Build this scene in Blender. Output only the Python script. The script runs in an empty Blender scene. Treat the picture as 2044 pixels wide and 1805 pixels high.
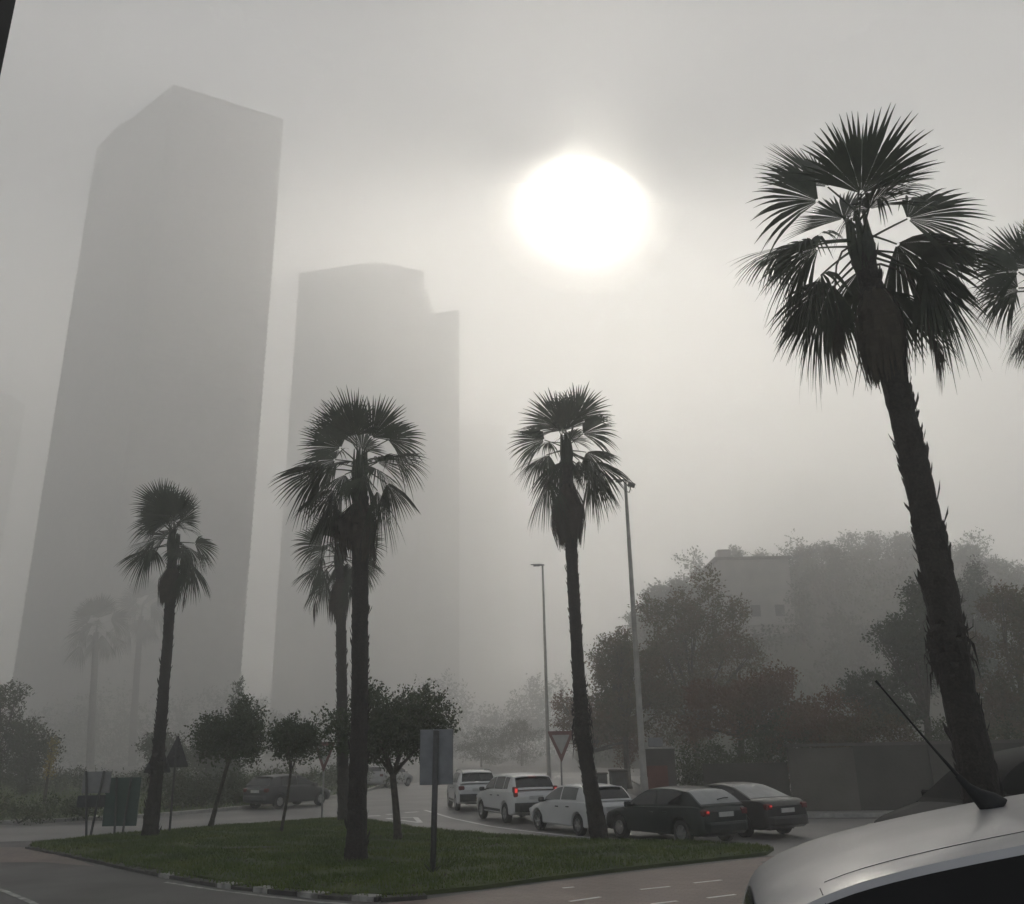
import bpy, math, random
import numpy as np
from mathutils import Vector, Matrix

sc = bpy.context.scene
col = sc.collection
PI = math.pi

E = lambda k, d: float(d)
rad = math.radians

# ------------------------------------------------------------------ camera
F, CX, CY = 1756.0, 1022.0, 902.5          # focal length and centre, measured on a 2044 px wide copy of the photo
_up = Vector((-104 / F, 5202 / F, -1)).normalized()
_v = Vector((0, 0, -1))
_fw = (_v - _up * _v.dot(_up)).normalized()
R3 = Matrix((_fw.cross(_up), _fw, _up))
CAM = Vector((0, 0, 2.5))


def ray(x, y):
    return (R3 @ Vector(((x - CX) / F, (CY - y) / F, -1))).normalized()


def gnd(x, y, z=0.0):
    d = ray(x, y)
    return CAM + d * ((z - CAM.z) / d.z)


def aty(x, y, Y):
    d = ray(x, y)
    return CAM + d * (Y / d.y)


cam = bpy.data.cameras.new('camera')
cam_ob = bpy.data.objects.new('camera', cam)
col.objects.link(cam_ob)
cam_ob.matrix_world = Matrix.Translation(CAM) @ R3.to_4x4()
cam.lens = F / 2044 * 36
cam.clip_start = 0.05
cam.clip_end = 6000
sc.camera = cam_ob


def sstep(a, b, x):
    t = min(1, max(0, (x - a) / (b - a)))
    return t * t * (3 - 2 * t)


def gh(x, y):
    """height of the ground: flat round the junction, rising towards the car park the picture is taken from"""
    near = max(.3, .65 + .115 * (x - 1.4)) * (1 - sstep(6, 11, y))
    side = min(3.5, max(0, .55 + .115 * (x - 7))) * sstep(5.2, 6.8, x) * (1 - sstep(17, 22, y)) * (1 - sstep(60, 120, x))
    return max(min(near, 3.5), side)


# ------------------------------------------------------------------ materials
MATS = {}


def _new(name):
    m = bpy.data.materials.new(name)
    m.use_nodes = True
    nt = m.node_tree
    return m, nt, nt.nodes['Principled BSDF']


def mat(name, c1, c2=None, scale=6.0, rough=0.8, metal=0.0, bump=0.0, bscale=None, detail=5, coat=0.0, spec=0.5, emit=None, estr=0.0, mid=(0.35, 0.65)):
    """noise-mottled principled material in object coordinates"""
    m, nt, b = _new(name)
    b.inputs['Roughness'].default_value = rough
    b.inputs['Metallic'].default_value = metal
    b.inputs['Coat Weight'].default_value = coat
    b.inputs['Specular IOR Level'].default_value = spec
    if emit:
        b.inputs['Emission Color'].default_value = (*emit, 1)
        b.inputs['Emission Strength'].default_value = estr
    tc = nt.nodes.new('ShaderNodeTexCoord')
    if c2:
        n = nt.nodes.new('ShaderNodeTexNoise')
        n.inputs['Scale'].default_value = scale
        n.inputs['Detail'].default_value = detail
        r = nt.nodes.new('ShaderNodeValToRGB')
        r.color_ramp.elements[0].position = mid[0]
        r.color_ramp.elements[1].position = mid[1]
        r.color_ramp.elements[0].color = (*c1, 1)
        r.color_ramp.elements[1].color = (*c2, 1)
        nt.links.new(tc.outputs['Object'], n.inputs['Vector'])
        nt.links.new(n.outputs['Fac'], r.inputs['Fac'])
        nt.links.new(r.outputs['Color'], b.inputs['Base Color'])
    else:
        b.inputs['Base Color'].default_value = (*c1, 1)
    if bump:
        n2 = nt.nodes.new('ShaderNodeTexNoise')
        n2.inputs['Scale'].default_value = bscale or scale * 8
        n2.inputs['Detail'].default_value = 4
        bp = nt.nodes.new('ShaderNodeBump')
        bp.inputs['Strength'].default_value = bump
        bp.inputs['Distance'].default_value = 0.02
        nt.links.new(tc.outputs['Object'], n2.inputs['Vector'])
        nt.links.new(n2.outputs['Fac'], bp.inputs['Height'])
        nt.links.new(bp.outputs['Normal'], b.inputs['Normal'])
    MATS[name] = m
    return m


def leafmat(name, cols, scale=2.5, rough=0.55, trans=0.25):
    """leaves: colour changes from clump to clump, some light comes through"""
    m, nt, b = _new(name)
    b.inputs['Roughness'].default_value = rough
    tc = nt.nodes.new('ShaderNodeTexCoord')
    n = nt.nodes.new('ShaderNodeTexNoise')
    n.inputs['Scale'].default_value = scale
    n.inputs['Detail'].default_value = 8
    n.inputs['Roughness'].default_value = 0.75
    r = nt.nodes.new('ShaderNodeValToRGB')
    els = r.color_ramp.elements
    k = len(cols)
    while len(els) < k:
        els.new(0.5)
    for i, c in enumerate(cols):
        els[i].position = 0.3 + 0.4 * i / max(1, k - 1)
        els[i].color = (*c, 1)
    nt.links.new(tc.outputs['Object'], n.inputs['Vector'])
    nt.links.new(n.outputs['Fac'], r.inputs['Fac'])
    nt.links.new(r.outputs['Color'], b.inputs['Base Color'])
    tr = nt.nodes.new('ShaderNodeBsdfTranslucent')
    nt.links.new(r.outputs['Color'], tr.inputs['Color'])
    mx = nt.nodes.new('ShaderNodeMixShader')
    mx.inputs[0].default_value = trans
    out = nt.nodes['Material Output']
    nt.links.new(b.outputs[0], mx.inputs[1])
    nt.links.new(tr.outputs[0], mx.inputs[2])
    nt.links.new(mx.outputs[0], out.inputs['Surface'])
    MATS[name] = m
    return m


mat('soil', (.05, .045, .035), (.08, .07, .05), .6, .95)
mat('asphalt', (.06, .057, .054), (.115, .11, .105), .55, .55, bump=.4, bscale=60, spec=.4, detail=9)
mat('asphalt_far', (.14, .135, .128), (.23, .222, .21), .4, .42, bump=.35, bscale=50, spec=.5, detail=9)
mat('slab', (.2, .19, .175), (.28, .265, .245), 1.7, .55, bump=.2, bscale=40)
mat('kerb_stone', (.3, .29, .27), (.42, .41, .38), 5, .7, bump=.3)
mat('kerb_dark', (.04, .038, .035), (.08, .075, .065), 5, .85, bump=.4)
mat('road_paint', (.16, .16, .155), (.5, .5, .47), 5, .6)
mat('line_paint', (.66, .66, .64), (.82, .82, .8), 3, .6)
mat('kerb_paint', (.14, .135, .12), (.42, .41, .38), 4, .8, bump=.4)
mat('turf', (.03, .05, .01), (.065, .085, .016), 1.1, .9, bump=.6, bscale=25)
mat('bark_palm', (.017, .014, .012), (.036, .03, .025), 24, .95, bump=.9, bscale=30)
mat('bark', (.035, .03, .024), (.09, .078, .06), 9, .95, bump=.7, bscale=40)
leafmat('palm_leaf', [(.010, .018, .008), (.024, .038, .014), (.04, .056, .022)], 3, .55, .18)
leafmat('dead_leaf', [(.026, .02, .014), (.05, .038, .025), (.07, .056, .036)], 5, .9, .1)
leafmat('citrus_leaf', [(.014, .03, .01), (.035, .06, .018), (.055, .085, .026)], 3, .45, .22)
leafmat('plane_leaf', [(.04, .055, .018), (.075, .078, .026), (.12, .08, .032), (.14, .065, .03)], .9, .6, .3)
leafmat('rust_leaf', [(.1, .052, .026), (.14, .068, .032), (.085, .07, .03)], 1.1, .6, .3)
leafmat('pine_leaf', [(.014, .028, .014), (.035, .055, .025), (.05, .07, .03)], .8, .7, .15)
leafmat('shrub_leaf', [(.02, .035, .012), (.045, .065, .022), (.075, .085, .03)], 1.2, .6, .2)
leafmat('yellow_leaf', [(.25, .2, .05), (.35, .28, .07)], 2, .6, .3)
leafmat('grass_blade', [(.035, .06, .006), (.075, .12, .01), (.13, .155, .02)], .55, .6, .3)
mat('steel', (.25, .25, .25), (.33, .33, .33), 12, .45, .8)
mat('steel_dark', (.06, .06, .06), (.09, .09, .09), 12, .55, .4)
mat('lamp_pole', (.26, .25, .225), (.36, .345, .315), 3, .55, .3)
mat('sign_back', (.17, .175, .185), (.23, .235, .245), 4, .5, .35)
mat('sign_back_dark', (.03, .03, .032), (.055, .055, .06), 4, .55, .2)
mat('sign_green', (.02, .055, .045), (.03, .075, .06), 4, .45)
mat('sign_grey', (.17, .17, .17), (.22, .22, .22), 4, .5)
mat('sign_white', (.3, .3, .29), (.38, .38, .36), 4, .5)
mat('sign_red', (.13, .05, .045), (.17, .065, .055), 4, .5)
mat('rubber', (.012, .012, .012), (.022, .022, .022), 14, .75)
mat('plastic_black', (.012, .012, .013), (.02, .02, .021), 10, .5)
mat('glass_dark', (.012, .014, .014), (.02, .022, .022), 2, .06, spec=.6)
mat('glass_black', (.003, .003, .003), (.005, .005, .005), 2, .12, spec=.25)
mat('glass_pale', (.1, .105, .1), (.15, .155, .15), 1.5, .1, spec=.6)
mat('glass_misted', (.2, .21, .21), (.3, .31, .31), 3, .35, spec=.5)
mat('alloy', (.35, .35, .35), (.45, .45, .45), 8, .35, .8)
mat('paint_white', (.62, .62, .61), (.68, .68, .67), 1.5, .3, coat=.6)
mat('paint_green', (.003, .010, .0095), (.005, .014, .013), 1.5, .4, coat=.35, spec=.3)
mat('paint_black', (.008, .008, .009), (.012, .012, .013), 1.5, .35, coat=.4, spec=.35)
mat('paint_grey', (.045, .045, .047), (.045, .045, .047), 1.5, .38, coat=.4, spec=.35)
mat('paint_silver_far', (.42, .42, .42), (.48, .48, .48), 1.5, .35, .5, coat=.5)
mat('paint_black_dull', (.006, .006, .007), (.010, .010, .011), 3, .6, spec=.12)
mat('glass_dusty', (.008, .008, .008), (.012, .012, .012), 3, .7, spec=.08)
mat('paint_silver', (.37, .37, .375), (.43, .43, .435), 3.5, .42, .65, coat=.25)
mat('lamp_red', (.10, .008, .008), (.14, .012, .01), 8, .25)
mat('lamp_red_lit', (.4, .02, .02), None, rough=.3, emit=(1, .05, .04), estr=.38)
mat('lamp_red_dim', (.3, .02, .02), None, rough=.3, emit=(1, .05, .04), estr=.22)
mat('lamp_clear', (.5, .5, .5), (.6, .6, .6), 8, .2)
mat('plate', (.45, .45, .44), (.5, .5, .48), 8, .5)
mat('concrete', (.22, .21, .195), (.3, .285, .26), .35, .85, bump=.2, bscale=4)
mat('concrete_dark', (.08, .072, .062), (.12, .11, .095), .8, .9, bump=.3, bscale=9)
mat('render_pale', (.085, .076, .062), (.125, .113, .095), .7, .9, bump=.25, bscale=12)
mat('render_red', (.13, .05, .04), (.18, .075, .06), 1.6, .85, bump=.2, bscale=20)
mat('wall_dark', (.045, .04, .034), (.07, .062, .053), .8, .9, bump=.3, bscale=9)
mat('bin_green', (.03, .035, .033), (.045, .05, .048), 3, .6)
mat('hill_soil', (.035, .04, .02), (.07, .065, .04), .12, .95)
mat('post_black', (.006, .006, .006), (.01, .01, .01), 5, .7)


def brick_mat():
    m, nt, b = _new('paving_brick')
    tc = nt.nodes.new('ShaderNodeTexCoord')
    mp = nt.nodes.new('ShaderNodeMapping')
    mp.inputs['Rotation'].default_value = (0, 0, rad(24))
    br = nt.nodes.new('ShaderNodeTexBrick')
    br.inputs['Color1'].default_value = (.17, .115, .095, 1)
    br.inputs['Color2'].default_value = (.22, .155, .13, 1)
    br.inputs['Mortar'].default_value = (.10, .085, .075, 1)
    br.inputs['Scale'].default_value = 1.0
    br.inputs['Brick Width'].default_value = .24
    br.inputs['Row Height'].default_value = .12
    br.inputs['Mortar Size'].default_value = .008
    n = nt.nodes.new('ShaderNodeTexNoise')
    n.inputs['Scale'].default_value = .8
    n.inputs['Detail'].default_value = 6
    mx = nt.nodes.new('ShaderNodeMix')
    mx.data_type = 'RGBA'
    mx.blend_type = 'MULTIPLY'
    mx.inputs[0].default_value = .7
    r = nt.nodes.new('ShaderNodeValToRGB')
    r.color_ramp.elements[0].position = .35
    r.color_ramp.elements[0].color = (.55, .55, .55, 1)
    r.color_ramp.elements[1].position = .65
    bp = nt.nodes.new('ShaderNodeBump')
    bp.inputs['Strength'].default_value = .5
    bp.inputs['Distance'].default_value = .01
    L = nt.links.new
    L(tc.outputs['Object'], mp.inputs['Vector'])
    L(mp.outputs[0], br.inputs['Vector'])
    L(tc.outputs['Object'], n.inputs['Vector'])
    L(n.outputs['Fac'], r.inputs['Fac'])
    L(br.outputs['Color'], mx.inputs[6])
    L(r.outputs['Color'], mx.inputs[7])
    L(mx.outputs[2], b.inputs['Base Color'])
    L(br.outputs['Fac'], bp.inputs['Height'])
    bp.invert = True
    L(bp.outputs['Normal'], b.inputs['Normal'])
    b.inputs['Roughness'].default_value = .5
    MATS['paving_brick'] = m


brick_mat()


# ------------------------------------------------------------------ object helpers
def tag(o, label=None, cat=None, group=None, kind=None):
    if label:
        o['label'] = label
    if cat:
        o['category'] = cat
    if group:
        o['group'] = group
    if kind:
        o['kind'] = kind
    return o


def thing(name, label, cat, loc=(0, 0, 0), rz=0.0, group=None):
    o = bpy.data.objects.new(name, None)
    o.empty_display_size = .2
    col.objects.link(o)
    o.location = loc
    o.rotation_euler = (0, 0, rz)
    return tag(o, label, cat, group)


class MB:
    """collects shapes and links them as ONE mesh object"""

    def __init__(self):
        self.v, self.f = [], []

    def add(self, vs, fs):
        b = len(self.v)
        self.v.extend(tuple(p) for p in vs)
        self.f.extend(tuple(b + i for i in f) for f in fs)

    def box(self, x0, x1, y0, y1, z0, z1, M=None):
        vs = [Vector((x, y, z)) for x in (x0, x1) for y in (y0, y1) for z in (z0, z1)]
        if M:
            vs = [M @ p for p in vs]
        self.add(vs, [(0, 1, 3, 2), (4, 6, 7, 5), (0, 4, 5, 1), (2, 3, 7, 6), (0, 2, 6, 4), (1, 5, 7, 3)])

    def rbox(self, c, s, r=.25, M=None):
        """box with chamfered edges; c centre, s full sizes"""
        vs, idx = [], {}
        h = [a / 2 for a in s]
        b = min(h) * r
        for sx in (-1, 1):
            for sy in (-1, 1):
                for sz in (-1, 1):
                    for ax in range(3):
                        p = [sx * h[0], sy * h[1], sz * h[2]]
                        for k in range(3):
                            if k != ax:
                                p[k] -= (sx, sy, sz)[k] * b
                        idx[(sx, sy, sz, ax)] = len(vs)
                        q = Vector(p) + Vector(c)
                        vs.append(M @ q if M else q)
        fs = []
        for ax in range(3):
            o = [k for k in range(3) if k != ax]
            for s_ in (-1, 1):
                ring = []
                for a, b_ in ((-1, -1), (1, -1), (1, 1), (-1, 1)):
                    t = [0, 0, 0]
                    t[ax], t[o[0]], t[o[1]] = s_, a, b_
                    ring.append(idx[(*t, ax)])
                fs.append(tuple(ring))
        for ax in range(3):
            o = [k for k in range(3) if k != ax]
            for a in (-1, 1):
                for b_ in (-1, 1):
                    q = []
                    for s_, pick in ((-1, o[0]), (1, o[0]), (1, o[1]), (-1, o[1])):
                        t = [0, 0, 0]
                        t[ax], t[o[0]], t[o[1]] = s_, a, b_
                        q.append(idx[(*t, pick)])
                    fs.append(tuple(q))
        for sx in (-1, 1):
            for sy in (-1, 1):
                for sz in (-1, 1):
                    fs.append(tuple(idx[(sx, sy, sz, k)] for k in range(3)))
        self.add(vs, fs)

    def tube(self, pts, radii, n=10, cap=True, twist=0.0):
        pts = [Vector(p) for p in pts]
        if not hasattr(radii, '__len__'):
            radii = [radii] * len(pts)
        vs, fs = [], []
        ref = Vector((0, 1, 0)) if abs((pts[-1] - pts[0]).normalized().y) < .9 else Vector((1, 0, 0))
        for i, p in enumerate(pts):
            t = (pts[min(i + 1, len(pts) - 1)] - pts[max(i - 1, 0)]).normalized()
            a = t.cross(ref).normalized()
            b = t.cross(a)
            for k in range(n):
                g = 2 * PI * k / n + twist * i
                vs.append(p + (a * math.cos(g) + b * math.sin(g)) * radii[i])
        for i in range(len(pts) - 1):
            for k in range(n):
                k2 = (k + 1) % n
                fs.append((i * n + k, i * n + k2, (i + 1) * n + k2, (i + 1) * n + k))
        if cap:
            fs.append(tuple(range(n))[::-1])
            fs.append(tuple((len(pts) - 1) * n + k for k in range(n)))
        self.add(vs, fs)

    def prism(self, poly, z0, z1, M=None):
        k = len(poly)
        vs = [Vector((p[0], p[1], z0)) for p in poly] + [Vector((p[0], p[1], z1)) for p in poly]
        if M:
            vs = [M @ p for p in vs]
        self.add(vs, [tuple(range(k))[::-1], tuple(range(k, 2 * k))] + [(i, (i + 1) % k, (i + 1) % k + k, i + k) for i in range(k)])

    def lathe(self, prof, n=24, M=None):
        """prof: (radius, y) pairs about the local y axis"""
        vs, fs = [], []
        for r, y in prof:
            for k in range(n):
                g = 2 * PI * k / n
                p = Vector((r * math.cos(g), y, r * math.sin(g)))
                vs.append(M @ p if M else p)
        m = len(prof)
        for i in range(m - 1):
            for k in range(n):
                k2 = (k + 1) % n
                fs.append((i * n + k, i * n + k2, (i + 1) * n + k2, (i + 1) * n + k))
        self.add(vs, fs)

    def grid(self, P, nu, nv, flip=False):
        """P(i, j) -> point"""
        vs = [P(i, j) for i in range(nu + 1) for j in range(nv + 1)]
        fs = []
        for i in range(nu):
            for j in range(nv):
                q = (i * (nv + 1) + j, i * (nv + 1) + j + 1, (i + 1) * (nv + 1) + j + 1, (i + 1) * (nv + 1) + j)
                fs.append(q[::-1] if flip else q)
        self.add(vs, fs)

    def build(self, name, m, parent=None, smooth=False, loc=None, rz=0.0):
        me = bpy.data.meshes.new(name)
        me.from_pydata(self.v, [], self.f)
        me.validate()
        me.materials.append(MATS[m] if isinstance(m, str) else m)
        if smooth:
            me.polygons.foreach_set('use_smooth', [True] * len(me.polygons))
        me.update()
        o = bpy.data.objects.new(name, me)
        col.objects.link(o)
        if parent is not None:
            o.parent = parent
        if loc is not None:
            o.location = loc
            o.rotation_euler = (0, 0, rz)
        return o


def fast_mesh(name, verts, k, m, parent=None):
    """verts: (n*k, 3) array, faces of k corners each"""
    n = len(verts) // k
    me = bpy.data.meshes.new(name)
    me.vertices.add(n * k)
    me.vertices.foreach_set('co', np.asarray(verts, np.float32).ravel())
    me.loops.add(n * k)
    me.loops.foreach_set('vertex_index', np.arange(n * k, dtype=np.int32))
    me.polygons.add(n)
    me.polygons.foreach_set('loop_start', np.arange(0, n * k, k, dtype=np.int32))
    try:
        me.polygons.foreach_set('loop_total', np.full(n, k, dtype=np.int32))
    except Exception:
        pass
    me.update(calc_edges=True)
    me.validate()
    me.materials.append(MATS[m])
    o = bpy.data.objects.new(name, me)
    col.objects.link(o)
    if parent is not None:
        o.parent = parent
    return o


def struct(o):
    o['kind'] = 'structure'
    return o


def sheet(name, pts, z, m, sub=0):
    """flat ground sheet from a list of Vectors"""
    mb = MB()
    mb.add([(p[0], p[1], z) for p in pts], [tuple(range(len(pts)))])
    return struct(mb.build(name, m))


# ------------------------------------------------------------------ ground
def make_ground():
    xs = sorted(set([-610, -330, -150, -100, -70, -50, -40, -30] + list(np.arange(-24, 24.1, 1.0)) + [30, 40, 50, 70, 100, 150, 300, 610]))
    ys = sorted(set([-80, -40, -20, -10, -5] + list(np.arange(0, 30.1, 1.0)) + [40, 60, 80, 100, 140, 200, 300, 400, 520, 990]))
    mb = MB()
    mb.grid(lambda i, j: (xs[i], ys[j], gh(xs[i], ys[j])), len(xs) - 1, len(ys) - 1, flip=True)
    struct(mb.build('ground', 'asphalt'))


make_ground()
G = lambda *pp: [gnd(x, y) for x, y in pp]

# the carriageway behind the island, paler than the road in front: road glare put into its colour
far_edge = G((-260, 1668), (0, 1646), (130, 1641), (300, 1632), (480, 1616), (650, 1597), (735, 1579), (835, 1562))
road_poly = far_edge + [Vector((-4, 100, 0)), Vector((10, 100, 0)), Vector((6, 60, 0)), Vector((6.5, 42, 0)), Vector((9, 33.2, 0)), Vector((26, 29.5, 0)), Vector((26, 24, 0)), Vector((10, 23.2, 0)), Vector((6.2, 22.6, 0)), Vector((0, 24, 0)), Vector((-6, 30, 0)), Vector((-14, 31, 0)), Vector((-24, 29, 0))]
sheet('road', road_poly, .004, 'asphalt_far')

# verge across the road, with its kerb
verge = far_edge[:-1] + G((790, 1560)) + [Vector((-14, 110, 0)), Vector((-70, 120, 0)), Vector((-70, 30, 0))]
mb = MB()
mb.prism([(p.x, p.y) for p in verge], -.2, .13)
struct(mb.build('verge_ground', 'turf'))


def kerb(name, pts, w, h, m, gap=.012, step=1.0, z0=-.1, pick=None, rough=.006):
    """row of kerb stones along a polyline"""
    mb = MB()
    k = 0
    for a, b in zip(pts, pts[1:]):
        d = (b - a)
        L = d.length
        d.normalize()
        nrm = Vector((-d.y, d.x, 0))
        n = max(1, round(L / step))
        for i in range(n):
            k += 1
            if pick and not pick(k):
                continue
            p, q = a + d * (L * i / n + gap / 2), a + d * (L * (i + 1) / n - gap / 2)
            poly = [p + nrm * w / 2, p - nrm * w / 2, q - nrm * w / 2, q + nrm * w / 2]
            jit = random.Random(k)
            hh = h + jit.uniform(-rough, rough * .5)
            poly = [t + Vector((jit.uniform(-1, 1), jit.uniform(-1, 1), 0)) * rough for t in poly]
            mb.prism([(t.x, t.y) for t in poly][::-1], z0, hh)
    return struct(mb.build(name, m))


kerb('verge_kerb', [p + Vector((0, .0, 0)) for p in far_edge[:-1]] + G((790, 1560)), .3, .15, 'kerb_stone')

# footpath and kerb in front of the wall on the far side of the junction
path = [Vector((7.1, 46, 0)), Vector((9.2, 34.2, 0)), Vector((28, 30.2, 0)), Vector((34, 29, 0)), Vector((40, 60, 0)), Vector((9, 80, 0))]
mb = MB()
mb.prism([(p.x, p.y) for p in path], -.2, .12)
struct(mb.build('footpath', 'slab'))
kerb('footpath_kerb', [Vector((6.95, 46, 0)), Vector((9.05, 34.05, 0)), Vector((28, 30.0, 0)), Vector((34, 28.8, 0))], .28, .14, 'kerb_stone')

# traffic island
island_px = [(60, 1690), (105, 1683), (150, 1680), (230, 1672), (297, 1667), (420, 1656), (560, 1646), (640, 1640), (700, 1639), (760, 1647), (830, 1660), (920, 1669), (1010, 1675),
             (1110, 1682), (1200, 1687), (1330, 1690), (1450, 1692), (1545, 1698), (1530, 1708), (1420, 1720), (1300, 1733), (1100, 1757), (960, 1776), (850, 1787), (760, 1792), (650, 1787),
             (550, 1775), (440, 1763), (300, 1738), (150, 1708), (80, 1696)]
island = [gnd(x, y) for x, y in island_px]


def mound(x, y):
    return .10


def island_mesh():
    """turf with a soft rise towards its middle"""
    cx = sum(p.x for p in island) / len(island)
    cy = sum(p.y for p in island) / len(island)
    mb = MB()
    n = len(island)
    rings = [(1.0, -.05), (1.0, .07), (.985, .10), (.93, .13), (.8, .16), (.6, .18), (.35, .19)]
    vs = []
    for s, z in rings:
        for p in island:
            vs.append((cx + (p.x - cx) * s, cy + (p.y - cy) * s, z))
    vs.append((cx, cy, .19))
    fs = []
    for i in range(len(rings) - 1):
        for k in range(n):
            k2 = (k + 1) % n
            fs.append((i * n + k2, i * n + k, (i + 1) * n + k, (i + 1) * n + k2))
    for k in range(n):
        fs.append(((len(rings) - 1) * n + (k + 1) % n, (len(rings) - 1) * n + k, len(rings) * n))
    mb.add(vs, fs)
    struct(mb.build('island_ground', 'turf'))
    return cx, cy


ICX, ICY = island_mesh()


def inside(px, py, poly):
    c = np.zeros(len(px), bool)
    j = len(poly) - 1
    for i in range(len(poly)):
        xi, yi, xj, yj = poly[i].x, poly[i].y, poly[j].x, poly[j].y
        m = ((yi > py) != (yj > py)) & (px < (xj - xi) * (py - yi) / (yj - yi + 1e-12) + xi)
        c ^= m
        j = i
    return c


def grass(name, poly, n, h, seed, zfun, hw=.012, bald=None):
    rng = np.random.default_rng(seed)
    x0, x1 = min(p.x for p in poly), max(p.x for p in poly)
    y0, y1 = min(p.y for p in poly), max(p.y for p in poly)
    x = rng.uniform(x0, x1, n * 3)
    y = rng.uniform(y0, y1, n * 3)
    # clumps: keep more where a coarse pattern is high
    pat = np.sin(x * 2.3 + 1.3 * np.sin(y * 1.7)) + np.sin(y * 3.1 + 1.1 * np.sin(x * 2.1)) + rng.normal(0, .8, n * 3)
    k = inside(x, y, poly) & (pat > -1.1)
    if bald is not None:
        k &= ~bald(x, y)
    x, y, pat = x[k][:n], y[k][:n], pat[k][:n]
    m = len(x)
    a = rng.uniform(0, 2 * PI, m)
    ln = rng.uniform(.5, 1.2, m) * h * (1 + .12 * np.clip(pat, -1, 2))
    lean = rng.uniform(.1, .75, m) * ln
    z = zfun(x, y)
    base = np.stack([x, y, z], 1)
    side = np.stack([np.cos(a), np.sin(a), 0 * a], 1) * hw
    b = rng.uniform(0, 2 * PI, m)
    tip = base + np.stack([np.cos(b) * lean, np.sin(b) * lean, ln], 1)
    v = np.stack([base - side, base + side, tip], 1).reshape(-1, 3)
    o = fast_mesh(name, v, 3, 'grass_blade')
    o['kind'] = 'stuff'
    return o


def island_z(x, y):
    # distance towards the centre, in the rings' terms (approximate: by angle to the outline)
    px = np.array([p.x - ICX for p in island])
    py = np.array([p.y - ICY for p in island])
    ang = np.arctan2(py, px)
    o = np.argsort(ang)
    rr = np.hypot(px, py)
    th = np.arctan2(y - ICY, x - ICX)
    R = np.interp(th, np.concatenate([ang[o] - 2 * PI, ang[o], ang[o] + 2 * PI]), np.tile(rr[o], 3))
    s = np.hypot(x - ICX, y - ICY) / np.maximum(R, .1)
    return np.interp(s, [0, .35, .6, .8, .93, .985, 1.0, 2], [.19, .19, .18, .16, .13, .10, .07, .07]) - .01


dark_patch = gnd(735 * 1.0, 1708)
patch_c = gnd(495, 1708)
grass('island_grass', island, 70000, .085, 3, island_z, bald=lambda x, y: ((x - patch_c.x) / .95) ** 2 + ((y - patch_c.y) / .28) ** 2 < 1)
grass('verge_grass', verge, 22000, .22, 5, lambda x, y: np.full_like(x, .12), hw=.035)

mb = MB()
mb.rbox((patch_c.x, patch_c.y, .17), (1.5, .42, .05), .5)
tag(mb.build('drain_cover', 'kerb_dark'), 'dark flat drain cover sunk in the grass of the island', 'drain cover')

# kerb of the island: low dark stones with every other one painted white
front = G((60, 1694), (150, 1712), (300, 1744), (440, 1770), (550, 1783), (650, 1793), (760, 1799), (850, 1794))
kerb('island_kerb', front, .26, .07, 'kerb_dark', step=.62, rough=.02)
kerb('kerb_paint', [p + Vector((0, 0, 0)) for p in front], .30, .085, 'kerb_paint', step=.62, gap=.14, pick=lambda k: k % 2 == 0 and k > 15 and k != 18, z0=.0, rough=.012)
back = G((560, 1643.5), (640, 1637.5), (700, 1636.5), (762, 1645), (830, 1657.5), (920, 1666.5), (1010, 1672.5), (1110, 1679.5), (1200, 1684.5), (1330, 1687.5))
kerb('island_back_kerb', back, .2, .1, 'kerb_stone', step=.9)

# brick paving of the crossing and the strip at the far tip of the island
brick = G((700, 1812), (850, 1796), (960, 1781), (1100, 1762), (1300, 1738), (1420, 1725), (1535, 1711), (1640, 1697)) + [Vector((9.5, 20, 0)), Vector((7.4, 13, 0)), Vector((3.5, 11.2, 0)), Vector((-2.0, 11.2, 0))]
sheet('paving', brick, .008, 'paving_brick')
sheet('paving_tip', G((-40, 1692), (60, 1692), (150, 1716), (190, 1730), (90, 1722), (-40, 1722)), .008, 'paving_brick')


def strip(mb, a, b, w, z):
    d = (b - a).normalized()
    n = Vector((-d.y, d.x, 0)) * w / 2
    mb.add([(p.x, p.y, z) for p in (a + n, a - n, b - n, b + n)], [(3, 2, 1, 0)])


mb = MB()
for p, q in (((1123, 1774), (1146, 1772)), ((1278, 1777), (1337, 1771)), ((1137, 1801), (1199, 1792)), ((1385, 1764), (1440, 1758)), ((1412, 1794), (1468, 1787)), ((1300, 1806), (1352, 1800))):
    strip(mb, gnd(*p), gnd(*q), .09, .012)
struct(mb.build('crossing_markings', 'line_paint'))
mb = MB()
for p, q in (((727, 1630), (759, 1628.5)), ((771, 1626.5), (787, 1625.5)), ((808, 1622.5), (835, 1621))):
    strip(mb, gnd(*p), gnd(*q), .36, .008)
for p, q in (((772, 1634.5), (829, 1632)), ((829, 1632), (839, 1643)), ((839, 1643), (772, 1634.5))):
    strip(mb, gnd(*p), gnd(*q), .2, .012)
ln = G((848, 1618), (905, 1635), (977, 1650), (1042, 1659), (1120, 1668), (1200, 1675))
for a, b in zip(ln, ln[1:]):
    strip(mb, a, b, .16, .016)
struct(mb.build('road_markings', 'line_paint'))
mb = MB()
ln = G((330, 1762), (420, 1776), (520, 1789), (640, 1802), (700, 1806))
for a, b in zip(ln, ln[1:]):
    strip(mb, a, b, .1, .008)
ln = G((-40, 1766), (10, 1780), (65, 1803), (90, 1820))
for a, b in zip(ln, ln[1:]):
    strip(mb, a, b, .12, .008)
struct(mb.build('edge_line_markings', 'road_paint'))

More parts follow.
